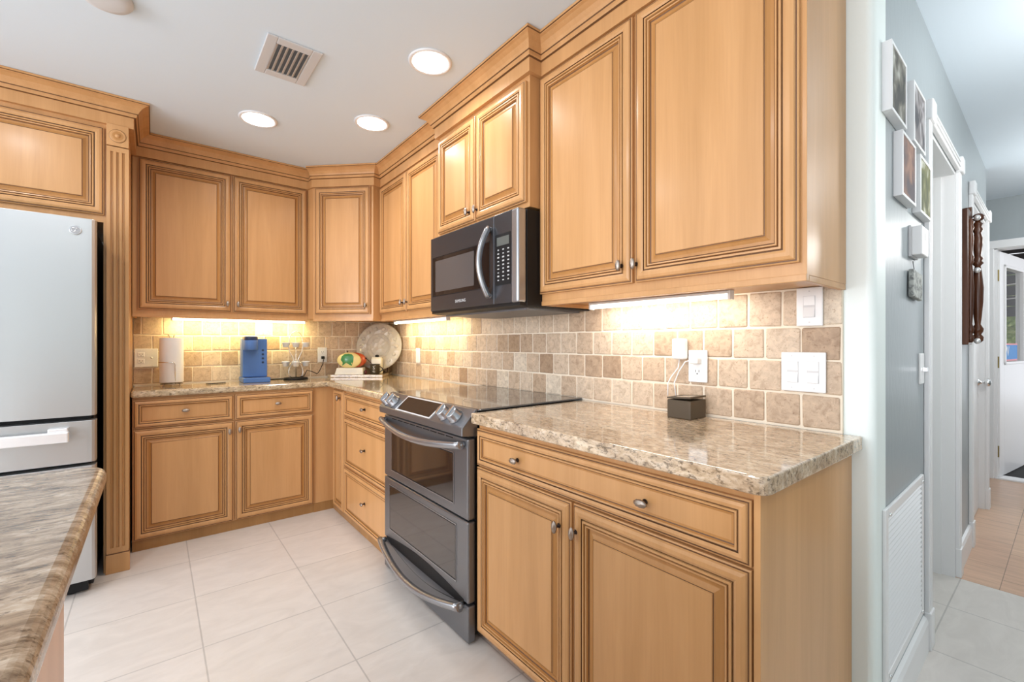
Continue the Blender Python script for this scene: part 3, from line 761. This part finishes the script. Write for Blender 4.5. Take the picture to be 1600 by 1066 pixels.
mb = MB(); mb.rbox(MW-.047, MW, -.048, -.001, .016, HM, BSTEELL, .010, 4); mb.build('edge_trim', t)
mb = MB(); mb.box(.588, MW-.055, -.0432, -.042, .098, .318, BLACK); mb.build('keypad', cpn)
mb = MB(); mb.box(.600, MW-.065, -.0442, -.0432, .268, .305, mat('lcd_grey', (.11, .12, .11), .3)); mb.build('screen', cpn)
KEY = mat('key_print', (.55, .55, .55), .5); rr = random.Random(4)
for rw in range(9):
    for cl in range(3):
        x_ = .606+.035*cl; z_ = .118+.0162*rw; ww = rr.uniform(.008, .014)
        mb = MB(); mb.box(x_+.004-ww/2, x_+.004+ww/2, -.0440, -.0432, z_, z_+rr.uniform(.004, .007), KEY); mb.build('key', cpn)
mb = MB(); pts = []; 
for k in range(25):
    s_ = k/24; pts.append((.552-.012*math.sin(PI*s_), -.052-.046*math.sin(PI*s_)**.8, .052+.305*s_))
mb.tube(pts, .0135, BSTEELL, 14, flat=1.25)
mb.tube([(.552, -.03, .056), (.552, -.055, .056)], .011, BSTEELL, 10); mb.tube([(.552, -.03, .353), (.552, -.055, .353)], .011, BSTEELL, 10)
mb.build('handle', dd)
text('SAMSUNG', .021, dd, 'brand_lettering', mat('silver_print', (.6, .6, .6), .4), (.30, -.0428, .055), (PI/2, 0, 0))

# ------------------------------------------------------------------ ceiling fixtures
def can(x, y, label):
    t = thing('recessed_light', label, 'ceiling light', (x, y, H), 0, 'recessed ceiling lights')
    mb = MB(); mb.lathe([(.096, 0), (.096, -.004), (.090, -.007), (.079, -.006), (.079, -.001)], (0, 0, 0), TRIM, 40); mb.build('trim_ring', t)
    mb = MB(); mb.lathe([(.080, -.001), (.080, -.005), (.06, -.0085), (.02, -.0098)], (0, 0, 0), LENS, 40); mb.build('lens', t)
    l = area('recessed_and_fill_lamp', (x, y, H-.014), (0, 0, 0), .14, .14, 2.2, (1, .98, .95), 'DISK'); l.data.spread = R(150)
for x, y, lb in ((-.644, -1.932, 'largest glowing round recessed light, nearest the crown molding above the microwave'), (-1.152, -.873, 'glowing round recessed light above the coffee maker end, leftmost of three'), (-.637, -1.226, 'glowing round recessed light between the other two, toward the corner')): can(x, y, lb)
t = thing('ceiling_vent', 'square white ceiling air vent with grey slats', 'vent', (-1.143, -1.542, H))
mb = MB()
a, b2, c, e = -.107, .107, -.155, .155; i1, i2, i3, i4 = -.067, .067, -.110, .110
for q in ((a, i1, c, e), (i2, b2, c, e), (i1, i2, c, i3), (i1, i2, i4, e)): mb.rbox(*q, -.008, 0, GREYV, .003)
mb.build('frame', t)
mb = MB(); mb.box(i1, i2, i3, i4, -.0015, -.0005, mat('duct_shadow', (.13, .13, .13), .9)); mb.build('duct', t)
mb = MB()
for k in range(7):
    x_ = i1+.004+(i2-i1-.008)*k/6; mb.extr([(x_-.006, -.0095), (x_-.0045, -.0095), (x_+.006, -.0015), (x_+.0045, -.0015)], 'y', i3, i4, GREYV)
o = mb.build('slats', t)
tag(MB().lathe([(.078, 0), (.078, -.012), (.070, -.022), (.05, -.026), (.01, -.027)], (0, 0, 0), mat('detector_grey', (.66, .66, .66), .6), 40).build('ceiling_detector', loc=(-1.745, -1.547, H)), 'round pale grey ceiling fixture cut off by the top edge, left of the vent', 'detector')

# under cabinet lights
def ucl(label, p, rotz, ln, m, col, pw):
    t = thing('under_cabinet_light', label, 'light', p, rotz, 'under cabinet tube lights')
    mb = MB(); mb.rbox(0, ln, -.016, .016, .0, .0110, WHITE, .003); mb.box(-.004, .004, -.014, .014, -.018, .011, WHITE); mb.box(ln-.004, ln+.004, -.014, .014, -.018, .011, WHITE); mb.build('housing', t)
    mb = MB(); mb.tube([(.005, 0, -.0085), (ln-.005, 0, -.0085)], .0078, m, 12); mb.build('tube', t)
    c = Vector((ln/2*math.cos(rotz), ln/2*math.sin(rotz), -.020))+Vector(p)
    area('tube_lamp', c, (R(32), 0, rotz), ln, .02, pw, col)
ucl('long bright tube light under the nearest tall wall cabinet', (-.125, -2.42, 1.3470), RW, .60, TUBEN, (1, .95, .86), 1.0)
ucl('warm tube light under the corner end of the right cabinets', (-.135, -.42, 1.3470), RW, .80, TUBEW, (1, .83, .44), 2.1)
ucl('warm tube light above the coffee maker under the back cabinets', (-1.52, -.105, 1.3470), 0, .80, TUBEW, (1, .80, .34), 2.5)

# ------------------------------------------------------------------ wall plates (local x right, -y out, origin plate centre)
def plate(mb, w_, h_, m=WHITE): mb.rbox(-w_/2, w_/2, -.007, 0, -h_/2, h_/2, m, .003)
def outlet_face(mb, cx, cz):
    mb.rbox(cx-.017, cx+.017, -.009, -.006, cz-.014, cz+.014, WHITE, .002)
    mb.box(cx-.008, cx-.006, -.0095, -.0088, cz-.001, cz+.007, SLOT); mb.box(cx+.006, cx+.008, -.0095, -.0088, cz-.001, cz+.007, SLOT); mb.lathe([(.0025, -.0088), (.0025, -.0095)], (cx, 0, cz-.007), SLOT, 10, 'y')
def wallplate(name, label, cat, loc, rotz, w_, h_, fn):
    t = thing(name, label, cat, loc, rotz)
    mb = MB(); plate(mb, w_, h_)
    for sx in ([0] if w_ < .09 else [-w_/4, w_/4]):
        for sz in (-h_/2+.012, h_/2-.012): mb.lathe([(.0022, -.0065), (.0022, -.0078)], (sx, 0, sz), GREYV, 8, 'y')
    mb.build('cover_plate', t); fn(t); return t
def f_out(t):
    for z_ in (-.021, .021): mb = MB(); outlet_face(mb, 0, z_); mb.build('receptacle', t)
def f_out2(t):
    for z_ in (-.021, .021): mb = MB(); outlet_face(mb, -.026, z_); mb.build('receptacle', t)
    mb = MB(); mb.lathe([(.006, -.006), (.006, -.010), (.003, -.014)], (.026, 0, 0), GREYV, 14, 'y'); mb.build('cable_jack', t)
def rocker(t, cx):
    mb = MB(); mb.box(cx-.0165, cx+.0165, -.0078, -.006, -.0335, .0335, GREYV); mb.extr([(-.0075, -.032), (-.0135, -.032), (-.0075, .0), (-.0095, .032), (-.0075, .032)], 'x', cx-.015, cx+.015, WHITE); mb.build('rocker', t)
yb = -.0165
wallplate('wall_outlet', 'wide white outlet plate left of the paper towel roll', 'outlet', (-1.648, yb, 1.089), 0, .118, .118, f_out2)
wallplate('wall_outlet', 'white outlet with a plugged black cord, between the pod carousel and ceramic apple', 'outlet', (-.570, yb, 1.090), 0, .070, .118, f_out)
wallplate('wall_outlet', 'white wall plate on the right wall tiles between the corner and the range', 'outlet', (yb, -.574, 1.088), RW, .068, .114, lambda t: None)
wallplate('wall_outlet', 'white outlet above the small brown box, with a white charger plugged in', 'outlet', (yb, -2.848, 1.098), RW, .074, .120, f_out)
wallplate('light_switch', 'single white rocker switch plate tucked under the wall cabinet', 'switch', (yb, -3.213, 1.297), RW, .072, .120, lambda t: rocker(t, 0))
wallplate('light_switch', 'double white rocker switch plate at the end of the tile backsplash', 'switch', (yb, -3.195, 1.094), RW, .124, .124, lambda t: (rocker(t, -.028), rocker(t, .028)))
# chargers and cords
t = thing('charger', 'white wall charger block left of the outlet above the brown box', 'charger', (-.0165, -2.782, 1.160), RW)
mb = MB(); mb.rbox(-.026, .026, -.034, 0, -.038, .042, WHITE, .008, 3); mb.box(-.015, .006, -.0345, -.0338, -.012, -.010, GREYV); mb.build('block', t)
mb = MB(); mb.tube([(.0, -.02, -.038), (-.002, -.025, -.07), (-.022, -.04, -.105), (-.03, -.05, -.130), (-.024, -.06, -.176)], .0022, WHITE, 8); mb.build('cord', t)
t = thing('charger', 'small white plug in the outlet above the brown box, with a trailing cord', 'charger', (-.0165-.009, -2.848, 1.119), RW)
mb = MB(); mb.rbox(-.017, .017, -.030, 0, -.012, .012, WHITE, .005, 3); mb.build('block', t)
mb = MB(); mb.tube([(-.012, -.025, 0), (-.030, -.03, -.004), (-.050, -.04, -.04), (-.064, -.05, -.085), (-.056, -.05, -.138)], .0022, WHITE, 8); mb.build('cord', t)
# brown box
BROWN = mat('brown_tin', (.075, .05, .025), .45)
t = thing('storage_box', 'small dark brown box with a raised glass-windowed lid on the near counter', 'box', (-.143, -2.797, .914), RW)
mb = MB(); w_, dp = .092, .105
mb.rbox(0, w_, 0, dp, 0, .066, BROWN, .003); mb.build('box', t)
mb = MB(); mb.T = Matrix.Translation((0, 0, .0675)) @ Matrix.Rotation(R(-3.5), 4, 'Y'); 
for q in ((0, w_, 0, .014), (0, w_, dp-.012, dp), (0, .014, .014, dp-.012), (w_-.014, w_, .014, dp-.012)): mb.box(*q, .0015, .007, BROWN)
mb.T = Matrix.Translation((0, 0, .0725)) @ Matrix.Rotation(R(-3.5), 4, 'Y'); mb.box(.012, w_-.012, .012, dp-.011, -.0015, .0010, mat('lid_glass', (.45, .42, .36), .08, 0, .8)); mb.build('lid', t)

# ------------------------------------------------------------------ counter things on the back run
t = thing('paper_towel_holder', 'wire paper towel holder standing left of the coffee maker', 'holder', (-1.522, -.150, .914))
mb = MB(); mb.tube([(.055*math.cos(2*PI*k/24), .055*math.sin(2*PI*k/24), .012) for k in range(24)], .003, NICKEL, 8, closed=True)
for a in (-2.3, -.8, .8, 2.3): mb.tube([(.055*math.cos(a), .055*math.sin(a), .012), (.065*math.cos(a), .065*math.sin(a), .004)], .004, NICKEL, 8)
mb.tube([(0, -.055, .012), (0, .055, .012)], .003, NICKEL, 8); mb.build('base', t)
mb = MB(); mb.tube([(-.008, 0, .012), (-.008, 0, .30), (-.012, 0, .318), (-.02, 0, .322)], .003, NICKEL, 8); mb.tube([(.008, 0, .012), (.008, 0, .30), (.014, 0, .32), (.02, 0, .322)], .003, NICKEL, 8); mb.build('post', t)
mb = MB(); mb.tube([(.018, -.055, .012), (.016, -.066, .10), (.015, -.069, .135), (.010, -.071, .147), (-.008, -.073, .148), (-.065, -.060, .150)], .0028, CHROME, 8); mb.build('arm', t)
mb = MB(); mb.lathe([(.021, .022), (.061, .022), (.0625, .026), (.0625, .298), (.061, .302), (.021, .302)], (0, 0, 0), PAPER, 40); mb.lathe([(.020, .0215), (.020, .3025)], (0, 0, 0), mat('card_core', (.5, .38, .25), .9), 24)
tag(mb.build('paper_towel_roll', loc=(-1.522, -.150, .914)), 'white paper towel roll on the wire holder', 'paper towel')

t = thing('coffee_maker', 'blue single-serve coffee maker on the back counter', 'coffee maker', (-1.140, -.262, .914))
mb = MB(); mb.rbox(-.003, .160, -.004, .20, 0, .034, BLUE, .006, 3); mb.box(.01, .150, .004, .07, .034, .0355, BLUED); mb.build('base', t)
mb = MB(); mb.rbox(.004, .155, .085, .195, .034, .300, BLUE, .006, 3); mb.build('body', t)
mb = MB(); mb.lathe([(.040, .222), (.043, .226), (.043, .285), (.041, .290)], (.048, .048, 0), BLUE, 36); mb.box(.008, .088, .048, .09, .224, .289, BLUE); mb.build('brew_head', t)
mb = MB(); mb.lathe([(.0405, .290), (.042, .294), (.042, .311), (.039, .315)], (.048, .048, 0), BLUED, 36); mb.box(.0065, .0895, .048, .10, .290, .313, BLUED); mb.build('lid', t)
for k in range(4):
    mb = MB(); mb.lathe([(.0075, .086), (.0075, .0825)], (.127, 0, .135+.028*k), BLUED, 18, 'y'); mb.build('button', t)

t = thing('pod_carousel', 'chrome wire coffee pod carousel on a black base beside the coffee maker', 'rack', (-.787, -.125, .914))
mb = MB(); mb.lathe([(.080, 0), (.084, .006), (.078, .014), (.02, .018)], (0, 0, 0), BLACK, 36); mb.build('base', t)
mb = MB()
def wave(sx):
    return [(sx*x_, 0, z_) for x_, z_ in ((.030, .017), (.045, .03), (.050, .055), (.044, .085), (.026, .115), (.014, .145), (.026, .175), (.042, .205), (.048, .24), (.046, .28), (.040, .32), (.026, .345), (0, .357))]
mb.tube(wave(1)+wave(-1)[::-1][1:], .0034, CHROME, 8)
mb.tube([(0, 0, .017), (0, 0, .26)], .003, CHROME, 8)
for z_ in (.122, .262): mb.tube([(.068*math.cos(2*PI*k/28), .068*math.sin(2*PI*k/28), z_) for k in range(28)], .002, CHROME, 8, closed=True)
for z_ in (.122, .262):
    for k in range(6): a = 2*PI*k/6+.3; mb.tube([(0, 0, z_), (.068*math.cos(a), .068*math.sin(a), z_)], .0016, CHROME, 6)
mb.build('wire_frame', t)
CUP = mat('clear_cup', (.90, .93, .98), .12, .35)
for z_ in (.122, .262):
    for k in range(6):
        a = 2*PI*k/6+.3; c_ = (.076*math.cos(a), .076*math.sin(a), 0)
        mb = MB(); mb.lathe([(.010, z_-.024), (.019, z_-.022), (.024, z_+.006), (.029, z_+.008), (.029, z_+.012), (.025, z_+.012), (.018, z_-.018)], c_, CUP, 20); mb.build('cup_holder', t)
mb = MB(); mb.tube([(-.570, -.034, 1.068), (-.566, -.045, 1.060), (-.575, -.05, 1.02), (-.60, -.05, .965), (-.620, -.06, .945), (-.66, -.06, .965), (-.69, -.045, .975), (-.71, -.035, .93), (-.78, -.03, .917), (-.95, -.04, .917)], .003, BLACK, 8)
mb.rbox(-.582, -.558, -.046, -.026, 1.058, 1.080, BLACK, .004)
tag(mb.build('power_cord'), 'black power cord drooping from the outlet behind the pod carousel', 'cord')
mb = MB(); mb.tube([(-1.345, -.20, .9185), (-1.33, -.205, .9185), (-1.29, -.20, .9185), (-1.25, -.19, .9185), (-1.235, -.175, .9185)], .0032, BLACK, 8)
tag(mb.build('cable'), 'short black cable lying on the counter left of the coffee maker', 'cable')

# corner shelf with things on it
t = tag(MB().prism([(-.531, -.020), (-.531, -.092), (-.21, -.345), (-.020, -.090), (-.020, -.020)], .9143, .936, GRANITEB).build('granite_tray', bevel=.003), 'raised granite tray slab fitted in the counter corner', 'tray')
ZS = .9362
gp = mat('pressed_glass', (.86, .81, .72), .12, 0, .9, trans=.52)
nt = gp.node_tree; bp = nt.nodes['Principled BSDF']
vo = N(nt, 'ShaderNodeTexVoronoi'); vo.inputs['Scale'].default_value = 26; nt.links.new(coords(nt, (1, 1, 1), rnd=False), vo.inputs['Vector']); bump(nt, bp, vo.outputs['Distance'], .006, 1.0)
mb = MB(); rp = .194
gp.node_tree.nodes['Principled BSDF'].inputs['IOR'].default_value = 1.25
prof_ = [(.002, 0), (.06, 0), (.085, .003), (.10, .014), (.11, .017), (.182, .012), (rp, .010), (rp, .005), (.186, .006), (.11, .009), (.10, .007), (.085, -.005), (.002, -.006)]
mb.T = Matrix.Translation((0, 0, rp)) @ Matrix.Rotation(R(-9), 4, 'X')
mb.lathe([(r_, -h_) for r_, h_ in prof_], (0, 0, 0), gp, 56, 'y')
for r_ in (.075, .104): mb.tube([(r_*math.cos(2*PI*k/40), -.018 if r_ > .09 else -.004, r_*math.sin(2*PI*k/40)) for k in range(40)], .002, gp, 6, closed=True)
for k in range(14):
    a = 2*PI*k/14; mb.ellip((.148*math.cos(a), -.017, .148*math.sin(a)), .016, .004, .016, gp, 10, 6)
o = mb.build('glass_plate', loc=(-.160, -.158, ZS+.024), rotz=R(-45)); tag(o, 'large round pressed glass plate leaning in the counter corner', 'plate')
t = thing('plate_stand', 'dark wire stand holding the large glass plate', 'stand', (-.160, -.158, ZS), R(-45))
mb = MB()
for s_ in (-.05, .05): mb.tube([(s_, -.035, .004), (s_, -.032, .03), (s_, -.015, .012), (s_, .02, .004), (s_, .05, .004), (s_, .035, .16)], .003, DARKMETAL, 8)
mb.tube([(-.05, -.0, .008), (.05, -.0, .008)], .003, DARKMETAL, 8); mb.build('wire', t)

YEL = mat('cream_yellow_glaze', (.86, .70, .30), .25, coat=.4); GRN = mat('leaf_green_glaze', (.05, .25, .07), .3, coat=.4); RED = mat('red_orange_glaze', (.58, .10, .03), .25, coat=.4)
t = thing('ceramic_apple', 'painted ceramic apple with yellow face, green leaf and red-orange side on a white block', 'ornament', (-.395, -.150, ZS), R(-33))
mb = MB(); mb.extr([(-.108, 0), (.108, 0), (.104, .052), (-.092, .052)], 'y', -.045, .045, mat('cream_white', (.85, .82, .72), .5)); mb.build('block', t, bevel=.003)
mb = MB(); 
for k in range(2): mb.box(-.07+.02*k, .06, -.0455, -.045, .030-.010*k, .0315-.010*k, GREYV)
mb.build('caption_lines', t)
mb = MB(); mb.ellip((-.005, -.012, .112), .093, .032, .062, YEL, 32, 18); mb.build('apple_face', t)
mb = MB(); mb.ellip((.030, .022, .112), .090, .040, .060, RED, 32, 18); mb.build('apple_body', t)
mb = MB(); mb.tube([(-.02, 0, .168), (-.025, .005, .185)], .004, DARKMETAL, 8); mb.build('stem', t)
mb = MB(); lf = [(-.062, .120), (-.055, .145), (-.035, .160), (-.005, .164), (.022, .158), (.036, .140), (.034, .105), (.020, .068), (.000, .080), (-.020, .094), (-.038, .080), (-.052, .070)]
def fy(x, z):
    q = 1-((x+.005)/.093)**2-((z-.112)/.062)**2; return -.012-.032*math.sqrt(max(q, .0))-.0012
n_ = len(lf); ctr = (-.012, .122)
prev = [mb.v((ctr[0], fy(*ctr)-.002, ctr[1]))]
rgs = []
for k in (.33, .66, 1): rgs.append([mb.v((ctr[0]+(x_-ctr[0])*k, fy(ctr[0]+(x_-ctr[0])*k, ctr[1]+(z_-ctr[1])*k)-.001, ctr[1]+(z_-ctr[1])*k)) for x_, z_ in lf])
for i in range(n_): mb.f([prev[0], rgs[0][i], rgs[0][(i+1) % n_]], GRN, True)
for a, b2 in zip(rgs, rgs[1:]):
    for i in range(n_): mb.f([a[i], b2[i], b2[(i+1) % n_], a[(i+1) % n_]], GRN, True)
mb.build('leaf', t)

t = thing('canister', 'cream canister with black knob lid behind the dark mug', 'canister', (-.205, -.222, ZS), R(-40))
CREAM = mat('cream_ceramic', (.80, .74, .58), .35)
mb = MB(); mb.rbox(-.042, .042, -.020, .020, 0, .125, CREAM, .006, 3); mb.build('body', t)
mb = MB(); mb.rbox(-.038, .038, -.017, .017, .1255, .134, CREAM, .003); mb.build('lid', t)
mb = MB(); mb.lathe([(.012, .134), (.016, .140), (.014, .150), (.006, .153)], (0, 0, 0), BLACK, 20); mb.build('knob', t)
t = thing('mug', 'small dark brown mug with white markings on the corner tray', 'mug', (-.243, -.272, ZS), R(-30))
MUG = mat('dark_enamel', (.035, .028, .015), .3, coat=.4)
mb = MB(); mb.lathe([(.030, 0), (.036, .003), (.0375, .076), (.040, .080), (.038, .081), (.035, .076), (.033, .010), (.002, .007)], (0, 0, 0), MUG, 36); mb.build('body', t)
mb = MB(); mb.tube([(.036+.024*math.sin(PI*k/12), 0, .062-.044*k/12) for k in range(13)], .0035, MUG, 8, flat=1.4); mb.build('handle', t)
mb = MB(); rr = random.Random(9)
for k in range(10):
    z_ = .018+.0055*k; a0 = -PI/2-.25+rr.uniform(-.1, .1); a1 = -PI/2+rr.uniform(.0, .3)
    mb.tube([(.0385*math.cos(a), .0385*math.sin(a), z_+.003*math.sin(6*a+k)) for a in (a0, (a0+a1)/2, a1)], .0009, WHITE, 6)
mb.build('markings', t)
t = thing('spoon', 'thin dark spoon leaning in the brown mug', 'spoon', (-.243, -.272, ZS))
mb = MB(); mb.tube([(.018, .004, .012), (-.02, .012, .085), (-.060, .022, .125)], .0022, DARKMETAL, 8); mb.ellip((-.064, .023, .128), .007, .004, .007, DARKMETAL, 10, 6); mb.build('handle', t)
tag(MB().ellip((0, 0, .017), .012, .012, .017, mat('dark_red_glaze', (.12, .012, .01), .3), 16, 10).build('figurine', loc=(-.300, -.225, ZS)), 'tiny dark red ornament between the white block and the mug', 'ornament')

# ------------------------------------------------------------------ hall wall things (local x along wall, -y out)
def hthing(name, label, cat, s, z, off=0, group=None):
    return thing(name, label, cat, (s+.01466*off, HY(s)-off, z), TA, group)
t = hthing('return_air_grille', 'large white louvered return air grille low on the hall wall', 'vent', .078, .165)
gw, gh = .585, .525
mb = MB()
for q in ((0, .03, 0, gh), (gw-.03, gw, 0, gh), (.03, gw-.03, 0, .03), (.03, gw-.03, gh-.03, gh)): mb.rbox(q[0], q[1], -.010, 0, q[2], q[3], TRIM, .003)
for sx in (.04, gw-.04): mb.ellip((sx, -.012, gh-.020), .006, .004, .006, CHROME, 10, 6); mb.ellip((sx, -.012, .020), .006, .004, .006, CHROME, 10, 6)
mb.build('frame', t)
mb = MB(); mb.box(.03, gw-.03, -.0015, -.0005, .03, gh-.03, mat('grille_dark', (.20, .20, .20), .8)); mb.build('backing', t)
mb = MB(); nl = 26
for k in range(nl):
    z_ = .034+(gh-.072)*k/(nl-1); mb.extr([(-.009, z_-.001), (-.0085, z_-.003), (-.0015, z_+.0045), (-.002, z_+.0065)], 'x', .03, gw-.03, TRIM)
mb.build('louvers', t)
arts = [art_mat('print_a', (.05, .05, .045), (.16, .15, .12), (.55, .55, .5)), art_mat('print_b', (.07, .07, .08), (.22, .2, .2), (.6, .6, .62)), art_mat('print_c', (.09, .07, .08), (.22, .12, .09), (.35, .2, .14)), art_mat('print_d', (.08, .09, .04), (.17, .17, .07), (.55, .55, .48))]
for s_, z_, a_, lb in ((.072, 1.868, 0, 'white framed picture highest on the hall wall nearest the corner, dark print with pale figure'), (.392, 1.868, 1, 'white framed picture upper right of the cluster, black and grey print'),
                       (.218, 1.648, 2, 'white framed picture lower left of the cluster, reddish brown print'), (.505, 1.648, 3, 'white framed picture lower right of the cluster, olive green print beside the door trim')):
    t = hthing('picture_frame', lb, 'picture', s_, z_, 0, 'white framed pictures on the hall wall')
    S = .205; mb = MB()
    for q in ((0, .010, 0, S), (S-.010, S, 0, S), (.010, S-.010, 0, .010), (.010, S-.010, S-.010, S)): mb.rbox(q[0], q[1], -.024, 0, q[2], q[3], TRIM, .0015)
    mb.build('frame', t)
    mb = MB(); mb.box(.009, S-.009, -.0215, -.002, .009, S-.009, arts[a_]); mb.build('print', t)
t = hthing('thermostat', 'white box thermostat on the hall wall under the pictures', 'thermostat', .442, 1.490)
mb = MB(); mb.rbox(0, .125, -.008, 0, -.004, .104, GREYV, .002); mb.build('back_plate', t)
mb = MB(); mb.rbox(.004, .120, -.036, -.007, 0, .100, WHITE, .004, 3); b0 = mb.build('housing', t)
mb = MB(); mb.box(.055, .10, -.0370, -.0358, .055, .085, mat('lcd_panel', (.42, .44, .42), .3)); mb.build('display', b0)
PLQ, nt, b = newmat('grey_relief'); b.inputs['Base Color'].default_value = (.30, .31, .29, 1); b.inputs['Roughness'].default_value = .6
nz = noise(nt, coords(nt, (1, 1, 1), rnd=False), 45, 4, .6, 1); r = ramp(nt, [(.42, (.16, .17, .16)), (.55, (.42, .43, .40))]); nt.links.new(nz, r.inputs[0]); nt.links.new(r.outputs[0], b.inputs['Base Color']); bump(nt, b, nz, .001, .5)
t = hthing('wall_plaque', 'small grey carved plaque hanging tilted below the thermostat', 'plaque', .420, 1.345)
mb = MB(); mb.T = Matrix.Rotation(R(3), 4, 'Y'); mb.rbox(0, .155, -.018, -.003, 0, .095, PLQ, .004); mb.build('tile', t)
mb = MB(); mb.tube([(.08, -.008, .09), (.082, -.003, .13)], .001, SLOT, 6); mb.build('wire', t)
t = hthing('light_switch', 'white switch plate on the hall wall beside the door trim', 'switch', .655, 1.088)
mb = MB(); plate(mb, .072, .115); mb.build('cover_plate', t)
mb = MB(); mb.rbox(-.006, .006, -.022, -.006, -.012, .006, CHROME, .002); mb.build('toggle', t)
# carved wooden rack
t = hthing('carved_wall_rack', 'dark carved wooden wall rack with glass knobs hanging between the two doorways', 'rack', 1.80, 1.175)
mb = MB(); mb.rbox(0, .17, -.026, 0, 0, .735, CARVED, .004); mb.lathe([(.03, -.0), (.03, -.028)], (.14, 0, .735), CARVED, 20, 'y'); mb.build('back_board', t)
pf = [(.012, 0), (.022, .01), (.024, .03), (.014, .045), (.022, .06), (.024, .075), (.012, .10), (.016, .14), (.022, .22), (.024, .30), (.018, .38), (.012, .42), (.024, .435), (.018, .445), (.024, .46), (.014, .475), (.020, .53), (.022, .57), (.014, .60), (.024, .62), (.016, .635), (.022, .65), (.014, .66), (.010, .67)]
mb = MB(); mb.lathe([(r_, h_) for r_, h_ in pf], (.135, -.050, .012), CARVED, 20); mb.ellip((.135, -.052, .700), .026, .026, .022, CARVED, 16, 10); mb.build('turned_spindle', t)
mb = MB(); mb.lathe([(r_*.6, h_) for r_, h_ in pf], (.045, -.030, .012), CARVED, 16); mb.build('half_spindle', t)
GK = mat('glass_knob', (.75, .75, .74), .08, .5)
for z_ in (.020, .405, .690): mb = MB(); mb.ellip((.088, -.052, z_), .016, .014, .016, GK, 14, 8); mb.tube([(.088, -.025, z_), (.088, -.045, z_)], .005, CHROME, 8); mb.build('glass_knob', t)
